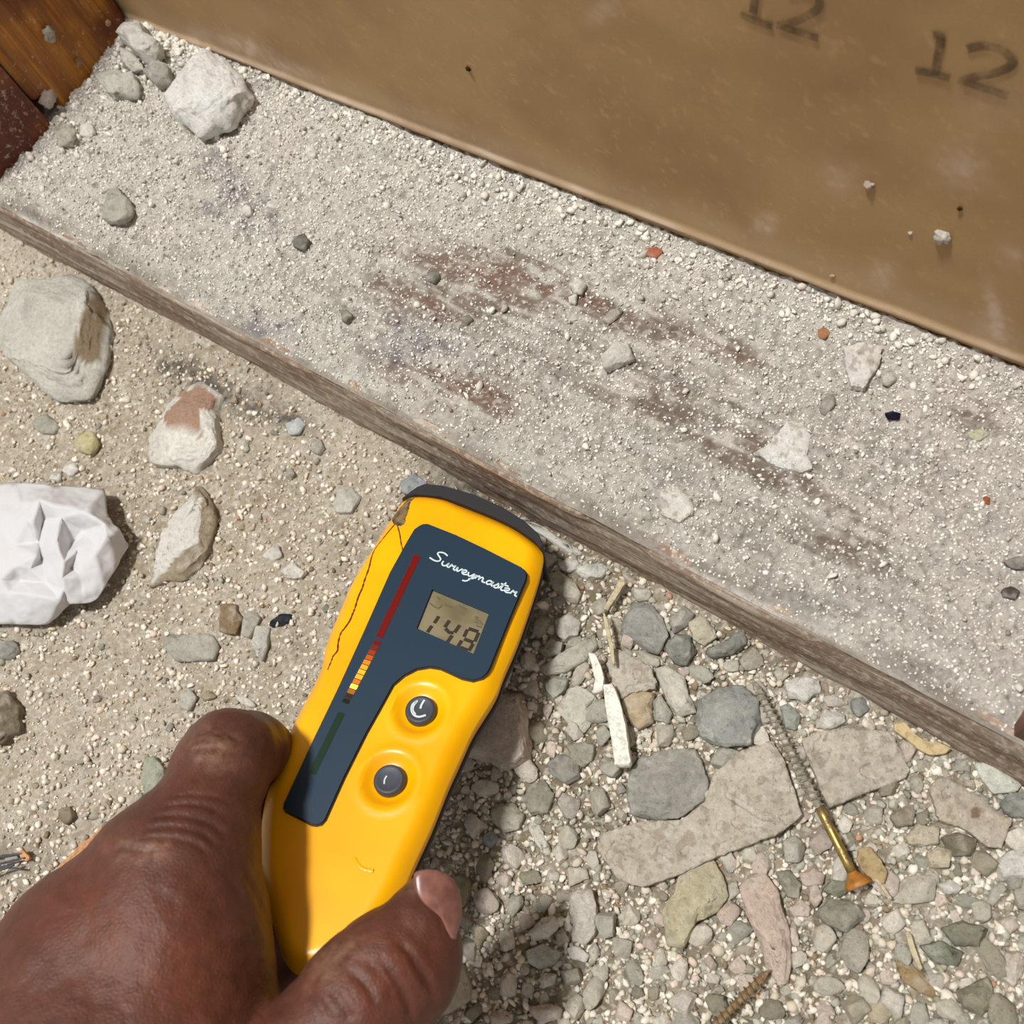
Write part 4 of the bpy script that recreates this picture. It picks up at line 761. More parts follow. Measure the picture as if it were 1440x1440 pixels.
HERO = [
 # left of the meter
 ('mortar_lump', 'rubble', 'big pale grey mortar lump with flat top at the left edge below the timber', ZE(130, 290, 250, 240, 390, 205, 490, 215, 570, 270, 610, 380, 632, 500, 585, 720, 520, 900, 440, 925, 290, 905, 160, 800, 60, 720, 10, 570, 50, 440, 100, 340), .017, 'lgrey', dict(box=.30, sub=5, tilt=(-.16, .02), patch=(ZE(455, 560, 480, 470, 520, 380, 560, 300, 640, 380, 640, 520, 590, 720, 560, 730, 420, 680), (150, 128, 100), -.6))),
 ('plaster_chunk', 'rubble', 'white plaster chunk with a pinkish brown painted face, lying right of the big grey lump', ZE(1160, 850, 1240, 848, 1325, 905, 1290, 1010, 1310, 1230, 1250, 1310, 1170, 1365, 1060, 1350, 890, 1310, 885, 1170, 940, 1090, 1000, 1010, 1080, 900), .010, 'white', dict(box=.36, sub=5, rough=.06, patch=(ZE(1160, 850, 1240, 848, 1325, 905, 1280, 1000, 1190, 1010, 1200, 1160, 1040, 1120, 960, 1060, 1000, 1010, 1080, 900), (184, 146, 122), .1))),
 ('plaster_shard', 'rubble', 'long white plaster shard with a rough brown back, between crumpled tissue and meter', ZD(800, 655, 830, 590, 870, 620, 895, 680, 910, 745, 880, 880, 840, 950, 780, 1000, 700, 1000, 638, 1027, 665, 860, 720, 740), .0075, (176, 160, 136), dict(box=.34, sub=5, rough=.05, patch=(ZD(800, 655, 825, 650, 850, 660, 832, 850, 760, 900, 640, 1030, 640, 900, 665, 850, 720, 735), (246, 243, 234), -.4))),
 ('pebble', 'pebble', 'rounded yellowish pebble above the crumpled tissue', ZD(340, 385, 395, 380, 418, 430, 385, 482, 330, 465, 305, 425), .005, 'yellow', dict(sub=3)),
 ('stone', 'stone', 'flat oblong grey stone below the long white shard', ZD(700, 1235, 900, 1238, 925, 1290, 900, 1345, 740, 1352, 688, 1290), .0045, 'grey', dict(box=.4)),
 ('pebble', 'pebble', 'speckled brown pebble on the upper right of the flat oblong grey stone', ZD(930, 1110, 1000, 1108, 1022, 1165, 1000, 1240, 925, 1225), .0045, 'brown', dict()),
 ('stone', 'stone', 'narrow grey stone beside the speckled brown pebble', ZD(1030, 1150, 1078, 1130, 1102, 1170, 1055, 1255, 1018, 1240), .004, 'grey', dict()),
 ('stone', 'stone', 'pale grey wedge-shaped stone touching the black chip', ZD(1085, 1200, 1140, 1208, 1128, 1290, 1102, 1355, 1058, 1270), .004, 'lgrey', dict(box=.4)),
 ('slate_chip', 'chip', 'small black chip in the grit left of the meter', ZD(1130, 1190, 1180, 1152, 1245, 1148, 1215, 1188, 1150, 1215), .002, 'slate', dict(box=.35, sub=3, speck=.1)),
 ('stone', 'stone', 'smooth grey stone at the left edge below the tissue', ZD(-60, 1262, 60, 1262, 84, 1300, 50, 1342, -60, 1345), .0045, 'dgrey', dict()),
 ('stone', 'stone', 'squarish light grey stone left of the top of the meter', ZM(375, 95, 430, 75, 485, 125, 440, 200, 378, 202, 350, 160), .005, 'lgrey', dict(box=.4)),
 ('stone', 'stone', 'bluish grey stone between the meter head and the timber', ZM(660, 60, 730, 18, 795, 70, 745, 130, 675, 112), .0045, (164, 170, 172), dict(box=.4)),
 ('pebble', 'pebble', 'bluish white pebble close under the timber edge, above the squarish grey stone', ZD(1203, 350, 1260, 320, 1292, 348, 1262, 390, 1220, 396), .0035, (206, 210, 208), dict(sub=3)),
 ('pebble', 'pebble', 'small round grey pebble just below the bluish white pebble', ZD(1318, 420, 1350, 408, 1374, 450, 1350, 482, 1312, 462), .0035, 'grey', dict(sub=3)),
 ('stone', 'stone', 'dusty grey stone below the big pale grey lump', ZD(150, 320, 200, 308, 252, 350, 240, 392, 180, 392, 138, 360), .004, (176, 172, 158), dict(sub=3)),
 ('plaster_crumb', 'rubble', 'upper one of two bright white crumbs in the bare ground left of the meter', ZD(1130, 880, 1170, 860, 1192, 905, 1145, 932, 1100, 912), .0035, 'white', dict(sub=3, rough=.12)),
 ('plaster_crumb', 'rubble', 'knobbly white crumb below the upper bright white crumb left of the meter', ZD(1190, 960, 1240, 935, 1292, 975, 1270, 1000, 1212, 998, 1176, 975), .004, 'white', dict(rough=.14)),
 ('plaster_crumb', 'rubble', 'white crumb above the crumpled tissue, right one of a pair', ZD(280, 520, 320, 517, 332, 545, 296, 572, 258, 545), .003, 'white', dict(sub=3)),
 ('plaster_crumb', 'rubble', 'white crumb above the crumpled tissue, left one of a pair', ZD(217, 560, 250, 552, 258, 590, 205, 592), .0028, 'white', dict(sub=3)),
 ('mortar_lump', 'rubble', 'brownish grey lump cut by the left edge above the hand', [(-25, 965), (12, 972), (30, 1000), (26, 1026), (4, 1046), (-25, 1040)], .010, (138, 126, 106), dict(rough=.1)),
 ('stone', 'stone', 'pale greenish flat stone touching the back of the hand', Z1(612, 312, 655, 308, 690, 360, 692, 420, 660, 492, 612, 490, 598, 400), .004, (176, 178, 158), dict()),
 ('pebble', 'pebble', 'brownish grey pebble above the wood splinter', Z1(250, 530, 306, 518, 320, 566, 282, 602, 240, 572), .0045, (150, 136, 112), dict(sub=3)),
 ('pebble', 'pebble', 'light grey pebble above the curled forefinger', Z1(760, 40, 802, 28, 832, 62, 800, 122, 764, 108), .0035, 'lgrey', dict(sub=3)),
 ('plaster_chip', 'chip', 'thin white chip lying just above the forefinger knuckle', Z1(985, 45, 1012, 40, 1092, 98, 1060, 108, 998, 75), .0018, 'white', dict(box=.3, sub=3)),
 # right of the meter
 ('plaster_block', 'rubble', 'pink-white plaster block lying against the right side of the meter', ZA(640, 50, 758, 30, 785, 130, 790, 320, 682, 366, 618, 330, 524, 312, 560, 220, 600, 110), .011, (224, 206, 190), dict(box=.34, sub=5, rough=.07, tilt=(.1, 0))),
 ('plaster_flake', 'rubble', 'flat angular white-grey piece left of the long white stick', ZA(905, 108, 958, 30, 1000, 10, 1092, 68, 1062, 162, 1020, 212, 950, 168), .005, (220, 216, 200), dict(box=.32, tilt=(-.1, .1))),
 ('render_slab', 'rubble', 'pale fibrous slab at the top of the long white stick', ZC(650, 770, 710, 780, 855, 868, 895, 950, 880, 990, 760, 1012, 692, 1046, 650, 960, 610, 850), .006, (214, 206, 190), dict(box=.32)),
 ('stone', 'stone', 'beige angular stone right of the long white stick', ZC(700, 1050, 800, 1000, 902, 1010, 868, 1080, 876, 1180, 790, 1236, 740, 1180, 702, 1105), .006, (212, 192, 158), dict(box=.4)),
 ('plaster_strip', 'rubble', 'long pale strip lying diagonally by the upper right of the meter', ZC(240, 865, 400, 770, 545, 672, 560, 760, 500, 840, 380, 905, 270, 922, 238, 892), .005, (206, 202, 186), dict(box=.4)),
 ('stone', 'stone', 'dark grey split stone near the timber, right of the meter head', ZC(760, 498, 860, 520, 930, 600, 962, 700, 905, 800, 830, 775, 690, 685, 698, 610), .0075, (168, 167, 160), dict(box=.4, cuts=14)),
 ('stone', 'stone', 'pale oval stone beside the meter head', ZC(280, 350, 350, 330, 440, 400, 472, 460, 452, 512, 380, 502, 308, 430), .006, (204, 198, 180), dict()),
 ('plaster_crumb', 'rubble', 'small white oval crumb above the pale oval stone', ZC(338, 292, 390, 255, 452, 270, 462, 308, 400, 342, 350, 322), .004, 'white', dict(sub=3)),
 ('plaster_strip', 'rubble', 'long thin white flake leaning against the timber by the meter head', ZC(98, 28, 150, 20, 260, 88, 360, 150, 480, 200, 490, 250, 400, 246, 270, 150, 150, 80), .004, (230, 226, 214), dict(box=.35, rough=.07)),
 ('plaster_chip', 'chip', 'bright white wedge below the thin white flake', ZC(450, 310, 500, 288, 592, 288, 625, 322, 580, 370, 498, 382, 448, 350), .0045, 'white', dict(box=.4)),
 ('stone', 'stone', 'light grey stone in the middle of the heap right of the display', ZC(320, 610, 400, 568, 470, 622, 450, 692, 380, 732, 318, 682), .0055, 'lgrey', dict()),
 ('stone', 'stone', 'rounded beige-grey stone tight against the meter beside its display', ZC(200, 620, 250, 580, 302, 602, 282, 672, 230, 712, 198, 682), .005, (178, 172, 152), dict()),
 ('stone', 'stone', 'smooth light grey stone above the diagonal pale strip', ZC(238, 790, 300, 710, 370, 740, 352, 800, 280, 824), .005, (190, 188, 176), dict()),
 ('stone', 'stone', 'large dark grey stone with flat face, above the flat slabs', ZB(60, 70, 150, 12, 255, 10, 318, 80, 336, 180, 292, 258, 190, 276, 82, 232, 48, 150), .010, (170, 171, 165), dict(box=.4, sub=5, cuts=14)),
 ('mortar_lump', 'rubble', 'wide flat grey mortar lump right of the lower end of the white stick', [(885, 1083), (900, 1066), (940, 1056), (975, 1056), (990, 1070), (998, 1095), (990, 1127), (962, 1149), (920, 1152), (888, 1142), (882, 1110)], .007, (172, 170, 159), dict(box=.42, sub=5, rough=.07)),
 ('plaster_slab', 'rubble', 'large flat pale slab in two-thirds of the rubble, left of the long screw', [(1003, 1087), (1040, 1058), (1085, 1040), (1098, 1060), (1110, 1088), (1128, 1148), (1093, 1173), (1003, 1207), (955, 1230), (900, 1248), (868, 1235), (838, 1192), (850, 1170), (900, 1155), (960, 1152), (992, 1125)], .0066, (218, 208, 190), dict(box=.22, sub=5)),
 ('plaster_slab', 'rubble', 'flat pale slab with straight lower edge right of the long screw', ZB(505, 240, 570, 205, 690, 190, 880, 205, 960, 370, 940, 402, 780, 460, 622, 526, 585, 460, 535, 330), .0068, (218, 208, 190), dict(box=.22, sub=5, rough=.03, cuts=3)),
 ('plaster_slab', 'rubble', 'sloping pale slab with a brown spot near the right edge', ZB(1040, 440, 1092, 388, 1200, 448, 1392, 580, 1350, 700, 1290, 692, 1200, 622, 1085, 580), .0060, (216, 202, 182), dict(box=.26, sub=5, rough=.04, cuts=4, patch=(ZB(1215, 535, 1240, 520, 1262, 540, 1250, 575, 1220, 572), (150, 124, 100), .2))),
 ('plaster_flake', 'rubble', 'smooth white angular flake at the right edge below the timber', ZB(1228, 340, 1300, 328, 1360, 365, 1432, 432, 1402, 462, 1310, 472, 1262, 412), .0045, (222, 222, 208), dict(box=.35)),
 ('stone', 'stone', 'dark grey smooth stone at the right edge under the white flake', ZB(1340, 505, 1380, 462, 1440, 465, 1520, 500, 1500, 570, 1420, 574, 1362, 552), .006, (158, 159, 152), dict()),
 ('plaster_chunk', 'rubble', 'white lump cut by the right edge below the dark grey smooth stone', ZB(1315, 765, 1370, 710, 1440, 690, 1520, 720, 1500, 830, 1440, 825, 1332, 836), .007, 'white', dict()),
 ('plaster_chunk', 'rubble', 'long pinkish plaster piece standing on end shape near the bottom, right of the cream wedge', ZB(240, 868, 290, 815, 345, 810, 402, 880, 440, 1000, 472, 1200, 442, 1280, 400, 1288, 345, 1180, 322, 1100, 270, 985), .009, (222, 200, 184), dict(box=.4, sub=5, rough=.07, cuts=14)),
 ('plaster_chunk', 'rubble', 'cream angular wedge below the large flat slab', [(967, 1215), (1003, 1207), (1016, 1232), (1024, 1262), (1012, 1281), (978, 1298), (962, 1336), (936, 1330), (930, 1282), (948, 1242)], .009, (208, 198, 166), dict(box=.38, sub=5, cuts=14)),
 ('plaster_chunk', 'rubble', 'pink piece tucked behind the cream wedge', ZB(190, 902, 252, 958, 205, 1032, 160, 1020, 138, 985), .005, 'pink', dict(sub=3)),
 ('stone', 'stone', 'dark olive grey stone right of the top of the long pinkish piece', ZB(390, 800, 452, 788, 502, 850, 492, 912, 440, 905), .005, 'ggrey', dict()),
 ('stone', 'stone', 'pink oval stone left of the screw head', ZB(488, 805, 558, 778, 602, 808, 592, 852, 510, 862), .0045, 'pink', dict(sub=3)),
 ('stone', 'stone', 'small upright pink stone under the pink oval stone', ZB(528, 862, 570, 848, 592, 910, 562, 956, 530, 922), .0045, (224, 204, 190), dict(sub=3)),
 ('stone', 'stone', 'pinkish white wedge below the dark olive grey stone', ZB(438, 950, 500, 910, 548, 952, 532, 988, 470, 988), .0045, (228, 208, 194), dict(sub=3)),
 ('stone', 'stone', 'broad dark grey stone under the screw head', ZB(558, 972, 620, 912, 720, 918, 782, 990, 692, 1056, 600, 1022), .006, (158, 155, 138), dict(box=.42)),
 ('stone', 'stone', 'grey stone directly left of the screw head', ZB(588, 872, 630, 830, 690, 835, 700, 880, 670, 906, 608, 892), .0045, (142, 142, 124), dict()),
 ('plaster_chip', 'chip', 'long brown flake near the bottom right', ZB(890, 1170, 960, 1178, 1062, 1280, 1064, 1332, 1000, 1312, 930, 1262), .003, (176, 150, 112), dict(box=.35)),
 ('stone', 'stone', 'greenish grey stone right of the long brown flake', ZB(998, 1112, 1080, 1080, 1192, 1140, 1152, 1200, 1060, 1182), .006, (144, 146, 128), dict(box=.4)),
 ('stone', 'stone', 'olive grey stone above the greenish grey stone at the lower right', ZB(1088, 1035, 1180, 1000, 1292, 1040, 1250, 1112, 1150, 1112), .006, (150, 148, 128), dict(box=.4)),
 ('stone', 'stone', 'large dark olive stone at the lower right corner', ZB(1158, 1302, 1280, 1240, 1326, 1330, 1262, 1412, 1180, 1372), .008, (160, 154, 132), dict(box=.42)),
 ('plaster_chunk', 'rubble', 'cream crumbly piece right of the dry leaf', ZB(938, 650, 990, 592, 1082, 612, 1084, 680, 1000, 692, 950, 684), .005, 'cream', dict(rough=.08)),
 ('plaster_chunk', 'rubble', 'cream block below the sloping pale slab', ZB(1028, 725, 1080, 690, 1142, 700, 1122, 780, 1040, 782), .005, (214, 200, 176), dict(box=.4)),
 ('stone', 'stone', 'taupe stone under the right flat slab', ZB(868, 565, 930, 520, 982, 540, 970, 602, 900, 612), .005, (158, 148, 128), dict()),
 ('stone', 'stone', 'dark taupe stone under the sloping pale slab', ZB(1088, 652, 1160, 630, 1242, 660, 1222, 730, 1130, 732), .005, (140, 132, 112), dict()),
 ('plaster_chip', 'chip', 'small white cube-like chip below the dark taupe stone', ZB(1070, 850, 1130, 828, 1182, 860, 1162, 892, 1098, 892), .0045, 'white', dict(sub=3)),
 ('stone', 'stone', 'light grey stone right of the threaded part of the long screw', ZB(410, 102, 450, 88, 502, 140, 482, 202, 430, 192), .0055, (184, 186, 176), dict()),
 ('plaster_chunk', 'rubble', 'bright white piece above the right flat slab, nearest the large dark grey stone', ZB(428, 0, 500, -30, 575, -10, 582, 40, 520, 86, 450, 62), .006, 'white', dict(rough=.09)),
 ('plaster_chunk', 'rubble', 'bright white piece lying on the upper edge of the right flat slab', ZB(600, 112, 690, 128, 697, 172, 620, 202, 556, 190), .006, 'white', dict(rough=.06)),
 ('stone', 'stone', 'round grey pebble against the timber above the right flat slab', ZB(708, 72, 760, 58, 792, 110, 742, 152, 708, 112), .005, (160, 162, 156), dict(sub=3)),
 ('stone', 'stone', 'rounded grey stone below the flat angular white-grey piece', ZA(868, 342, 930, 300, 1002, 330, 1008, 402, 950, 432, 888, 392), .0055, (164, 162, 150), dict()),
 ('stone', 'stone', 'grey stone below and left of the rounded grey stone', ZA(788, 432, 850, 408, 902, 470, 872, 552, 800, 562, 768, 500), .005, (166, 162, 146), dict()),
 ('mortar_lump', 'rubble', 'pale lump with a small hole, right of the thumb-side of the meter', ZA(630, 532, 720, 500, 772, 560, 750, 622, 680, 634, 636, 582), .005, (196, 190, 172), dict(patch=(ZA(696, 560, 712, 560, 714, 578, 698, 580), (92, 84, 70), .2))),
 ('plaster_shard', 'rubble', 'pointed white shard right of the pale lump with a hole', ZA(798, 572, 840, 600, 892, 722, 860, 732, 818, 672, 788, 610), .0035, (230, 226, 212), dict(box=.35)),
 ('pebble', 'pebble', 'round bluish pebble under the pale lump with a hole', ZA(600, 642, 640, 620, 664, 660, 632, 700, 598, 680), .0038, (172, 172, 178), dict(sub=3)),
 ('plaster_chunk', 'rubble', 'upright white crumbly piece left of the cream wedge', ZA(958, 872, 1060, 868, 1084, 960, 1070, 1060, 1030, 1112, 978, 1090, 966, 1000), .007, (228, 220, 208), dict(rough=.09, box=.4)),
 ('plaster_chunk', 'rubble', 'bright white rounded piece right of the thumb shadow, above the mint-grey stone', ZA(790, 1050, 850, 990, 900, 982, 916, 1030, 872, 1080, 800, 1092), .006, 'white', dict(rough=.08)),
 ('stone', 'stone', 'pale mint-grey stone right of the thumb shadow', ZA(778, 1130, 850, 1100, 932, 1140, 902, 1192, 830, 1212, 788, 1180), .005, (200, 202, 190), dict()),
 ('plaster_crumb', 'rubble', 'small white oval piece beside the foot of the upright white crumbly piece', ZA(948, 1120, 1000, 1108, 1052, 1150, 1032, 1182, 960, 1162), .0045, 'white', dict(sub=3)),
 ('plaster_chunk', 'rubble', 'salmon white lump at the lower left corner of the large flat slab', ZA(1188, 775, 1240, 712, 1320, 680, 1378, 710, 1362, 780, 1280, 822, 1230, 832), .008, (224, 204, 186), dict(rough=.07)),
 ('stone', 'stone', 'olive stone touching the thumbnail', ZT(470, 80, 550, 48, 612, 120, 612, 230, 560, 332, 500, 342, 488, 200), .005, (168, 164, 138), dict()),
 ('plaster_shard', 'rubble', 'white angular shard half hidden behind the thumb', ZT(440, 830, 540, 800, 600, 950, 622, 1120, 500, 1192, 400, 1242, 330, 1262, 340, 1000), .006, (214, 204, 180), dict(box=.35)),
 ('stone', 'stone', 'heart-shaped brown-grey stone in the shade beside the thumb', ZT(618, 502, 700, 488, 772, 550, 722, 622, 690, 692, 630, 602), .005, (178, 168, 140), dict(box=.42)),
 ('plaster_chunk', 'rubble', 'whitish lump at the bottom edge right of the thumb', ZT(768, 1250, 860, 1190, 968, 1240, 950, 1310, 830, 1340, 778, 1310), .006, (222, 210, 194), dict(rough=.08)),
 ('plaster_chunk', 'rubble', 'broad whitish lump right of the lump at the bottom edge', ZT(1110, 1170, 1270, 1150, 1388, 1190, 1372, 1280, 1200, 1320, 1118, 1250), .007, (226, 214, 200), dict(rough=.09)),
 ('plaster_chunk', 'rubble', 'white piece above the broad whitish lump', ZT(1178, 950, 1250, 888, 1338, 900, 1312, 985, 1220, 1022), .006, 'white', dict(rough=.09)),
 ('plaster_chunk', 'rubble', 'cream piece against the timber in the heap top', ZC(1068, 625, 1140, 582, 1210, 640, 1232, 710, 1160, 756, 1100, 722), .006, (216, 208, 182), dict(rough=.08)),
 ('stone', 'stone', 'grey stone left of the cream piece against the timber', ZC(958, 602, 1050, 530, 1114, 570, 1060, 642, 990, 684), .006, 'grey', dict()),
 ('mortar_lump', 'rubble', 'elongated grey lump under the timber edge above the large dark grey stone', ZC(1160, 790, 1290, 720, 1380, 650, 1404, 740, 1320, 802, 1200, 824), .007, (156, 156, 148), dict(rough=.08)),
 ('stone', 'stone', 'pitted grey stone right of the dark grey split stone', ZC(938, 765, 1000, 688, 1082, 700, 1114, 780, 1060, 862, 980, 842), .007, (148, 148, 140), dict(rough=.09)),
 ('plaster_chunk', 'rubble', 'pitted white piece left of the large dark grey stone', ZC(888, 892, 960, 868, 1052, 930, 1082, 1040, 1114, 1120, 1010, 1152, 950, 1062), .006, (222, 216, 202), dict(rough=.08)),
 ('stone', 'stone', 'smooth grey stone right of the beige angular stone', ZC(868, 1060, 920, 1030, 982, 1130, 960, 1192, 888, 1172), .0055, (184, 182, 168), dict()),
 ('plaster_chunk', 'rubble', 'white piece on top of the dark grey split stone', ZC(748, 432, 800, 420, 872, 450, 852, 502, 778, 502), .0055, (222, 216, 200), dict(sub=3)),
 ('stone', 'stone', 'flat light grey stone under the diagonal pale strip', ZC(248, 952, 330, 920, 402, 940, 382, 1000, 310, 1062), .0045, (186, 184, 170), dict(box=.4)),
 ('stone', 'stone', 'grey stone left of the lower end of the white stick', ZC(388, 1312, 480, 1290, 556, 1300, 532, 1400, 480, 1442, 410, 1400), .005, (172, 168, 152), dict()),
 ('plaster_chunk', 'rubble', 'white piece near the right edge beside the olive grey stones', ZB(1328, 1005, 1390, 978, 1424, 1030, 1382, 1064), .005, (222, 208, 190), dict(sub=3)),
 ('plaster_chunk', 'rubble', 'white irregular piece at the right edge above the corner', ZB(1328, 1205, 1360, 1138, 1422, 1128, 1444, 1200, 1404, 1292, 1340, 1242), .005, (226, 212, 196), dict(rough=.1)),
 ('plaster_chunk', 'rubble', 'cream square piece left of the large dark olive stone', ZB(768, 1332, 830, 1308, 892, 1400, 862, 1444, 788, 1430), .005, (206, 194, 166), dict(box=.4)),
 # on the timber
 ('plaster_lump', 'rubble', 'biggest white lump on the timber, against the brown wall at upper left', ZI(722, 340, 790, 262, 900, 230, 962, 260, 1012, 312, 1042, 380, 1000, 450, 960, 490, 880, 530, 820, 545, 758, 502, 708, 440), .019, (240, 238, 232), dict(box=.45, sub=5, rough=.07, cuts=14)),
 ('plaster_lump', 'rubble', 'knobbly white lump in the corner of stud and wall', ZI(498, 150, 530, 92, 602, 98, 632, 170, 682, 192, 652, 262, 600, 244, 560, 212), .013, (226, 222, 212), dict(rough=.13)),
 ('stone', 'stone', 'angular grey stone between the corner lump and the biggest white lump', ZI(598, 300, 660, 258, 712, 280, 722, 342, 660, 362), .008, (182, 180, 168), dict(box=.4)),
 ('stone', 'stone', 'grey stone alone on the left end of the timber', ZI(448, 790, 502, 788, 552, 850, 562, 900, 502, 942, 440, 932, 450, 860), .006, (180, 178, 166), dict(box=.42)),
 ('pebble', 'pebble', 'small dark grey pebble on the timber, right of the dark smudge', ZI(1240, 1000, 1282, 984, 1308, 1018, 1274, 1056, 1240, 1042), .005, (132, 130, 120), dict(sub=3)),
 ('mortar_lump', 'rubble', 'crumbly white lump along the foot of the orange stud', ZI(420, 330, 500, 298, 572, 320, 582, 400, 540, 402, 450, 402), .009, (206, 204, 192), dict(rough=.14)),
 ('mortar_lump', 'rubble', 'crumbly pale lump behind the angular grey stone', ZI(510, 200, 560, 218, 602, 280, 562, 302, 508, 262), .009, (212, 208, 196), dict(rough=.14)),
 ('mortar_lump', 'rubble', 'dusty grey lump at the foot of the dark stud', ZI(232, 545, 300, 520, 330, 560, 310, 612, 250, 612), .006, (190, 184, 170), dict(rough=.1)),
 ('plaster_crumb', 'rubble', 'bright white crumb next to the dusty grey lump', ZI(338, 530, 390, 522, 402, 556, 376, 580, 340, 572), .005, 'white', dict(sub=3)),
 ('plaster_lump', 'rubble', 'small white angular stone alone on the middle of the timber', ZJ(1160, 0, 1212, 10, 1238, 70, 1182, 100, 1112, 125, 1094, 70), .0065, (226, 222, 212), dict(cuts=12)),
 ('plaster_flake', 'rubble', 'thin white fan-shaped flake on the timber right of the middle', ZG(440, 332, 510, 338, 542, 400, 525, 470, 547, 530, 500, 552, 400, 522, 298, 470, 370, 420, 410, 370), .0034, (246, 243, 238), dict(box=.22, sub=5, rough=.05, cuts=3)),
 ('plaster_flake', 'rubble', 'thin white pointed flake on the timber near the wall at right', ZG(680, 20, 760, 0, 845, 20, 832, 90, 800, 140, 760, 196, 710, 182, 690, 110), .0036, (244, 240, 233), dict(box=.24, sub=5, rough=.05, cuts=3)),
 ('stone', 'stone', 'small grey stone between the two thin white flakes', ZG(588, 242, 640, 218, 642, 270, 602, 312, 573, 290), .0035, (176, 170, 160), dict(sub=3)),
 ('pebble', 'pebble', 'small pale pebble right of the pointed white flake', ZG(838, 152, 880, 130, 906, 160, 870, 186, 842, 178), .0035, (218, 214, 198), dict(sub=3)),
 ('ink_fleck', 'chip', 'dark blue-black oval fleck on the timber', ZG(850, 304, 880, 294, 920, 302, 914, 328, 866, 330), .0012, (34, 36, 54), dict(box=.4, sub=3, speck=.1)),
 ('leaf_fragment', 'leaf', 'pale yellow-green leaf scrap on the timber near the right edge', ZG(1200, 380, 1262, 368, 1302, 392, 1248, 422, 1214, 410), .0014, (214, 214, 176), dict(box=.3, sub=3)),
 ('rust_fleck', 'chip', 'tiny orange-brown fleck on the timber near the right edge', ZG(1268, 656, 1300, 658, 1294, 690, 1270, 686), .0014, (174, 104, 62), dict(sub=3, speck=.1)),
 ('brick_crumb', 'chip', 'orange brick crumb on the timber nearest the wall at the centre', ZH(1278, 1050, 1330, 1040, 1362, 1060, 1330, 1090, 1288, 1082), .0018, (188, 118, 92), dict(sub=3, speck=.5)),
 ('brick_crumb', 'chip', 'round orange brick crumb on the timber right of the centre', ZH(2010, 1390, 2040, 1384, 2066, 1405, 2040, 1432, 2012, 1420), .0018, (196, 140, 100), dict(sub=3, speck=.2)),
 ('pebble', 'pebble', 'dark brown pebble on the timber at the far right', ZG(1342, 1050, 1380, 1030, 1428, 1050, 1402, 1088, 1352, 1078), .003, (104, 90, 86), dict(sub=3)),
 ('pebble', 'pebble', 'grey pebble above the dark brown pebble at the far right', ZG(1352, 930, 1400, 908, 1450, 905, 1445, 962, 1390, 958), .003, (162, 154, 146), dict(sub=3)),
 ('plaster_crumb', 'rubble', 'upper white crumb of two touching ones in the rubbed brown patch', ZH(966, 1205, 1000, 1175, 1037, 1200, 1012, 1240, 978, 1234), .004, 'white', dict(sub=3, rough=.12)),
 ('plaster_crumb', 'rubble', 'lower white crumb of two touching ones in the rubbed brown patch', ZH(958, 1252, 998, 1240, 990, 1282, 960, 1278), .003, 'white', dict(sub=3)),
 ('plaster_chip', 'chip', 'flat grey sliver on the timber right of the two touching white crumbs', ZH(1098, 1352, 1135, 1302, 1195, 1308, 1160, 1345, 1130, 1366), .002, (190, 184, 174), dict(box=.3, sub=3)),
 ('pebble', 'pebble', 'small round grey pebble at the upper left of the rubbed brown patch', ZH(362, 1152, 398, 1138, 418, 1164, 392, 1192, 364, 1184), .0038, (146, 146, 134), dict(sub=3)),
 ('pebble', 'pebble', 'small brownish pebble below the rubbed brown patch', ZH(503, 1342, 540, 1328, 558, 1350, 532, 1374, 508, 1366), .0035, (146, 138, 122), dict(sub=3)),
 ('pebble', 'pebble', 'small grey pebble above the blue-grey stain in the middle of the timber', ZH(0, 1312, 30, 1308, 48, 1332, 22, 1362, 0, 1352), .0038, (148, 146, 134), dict(sub=3)),
 ('plaster_crumb', 'rubble', 'round white crumb below the dark smudge, left one of two', [(340, 290), (348, 287), (355, 293), (354, 301), (346, 304), (340, 299)], .0035, 'white', dict(sub=3)),
 ('plaster_crumb', 'rubble', 'round white crumb below the dark smudge, right one of two', [(376, 284), (384, 282), (390, 288), (388, 295), (380, 297), (375, 291)], .003, 'white', dict(sub=3)),
 ('plaster_chunk', 'rubble', 'white lump sitting on the wall side of the dark smudge', ZI(1290, 630, 1320, 612, 1345, 640, 1330, 668, 1296, 662), .004, 'white', dict(sub=3)),
 ('plaster_flake', 'rubble', 'low crumbly white flake cracking off near the front of the timber', [(925, 690), (950, 683), (972, 700), (976, 720), (955, 733), (930, 722)], .0030, (244, 241, 232), dict(box=.25, rough=.06, cuts=3)),
]
for i, (nm, cat, lab, poly, h, col, kw) in enumerate(HERO): put(nm, cat, lab, poly, h * .92, col, 1000 + 13 * i, **kw)

# ---- countable small stones, each an object; shared shapes ----
shapes = []
for k in range(16):
    V, Fc = SV[3]; V = V.copy(); rs = np.random.default_rng(50 + k); V = np.sign(V) * np.abs(V) ** .8 * rs.uniform([.9, .62, .45], [1.3, 1.0, .8])
    for j in range(15):
        d = rs.normal(size=3); d /= np.linalg.norm(d); lim = rs.uniform(.42, .78); s = V @ d; V = V - np.outer(np.maximum(s - lim, 0), d)
    V = V * (1 + .07 * fbm(V, 2.6, 3, k)[:, None]); base = np.ones((len(V), 3)) * (1 + .1 * fbm(V, 4, 3, k + 40))[:, None]
    me = mesh('small_stone', V, Fc, np.clip(base, 0, 1.1), smooth=k % 3 == 0); me.materials.append(M_rock); shapes.append(me)
mask_body = [(575, 690), (765, 770), (735, 900), (655, 1050), (600, 1215), (645, 1240), (642, 1340), (600, 1460), (-30, 1460), (-30, 1290), (100, 1215), (230, 1140), (270, 1020), (400, 1000), (470, 860)]
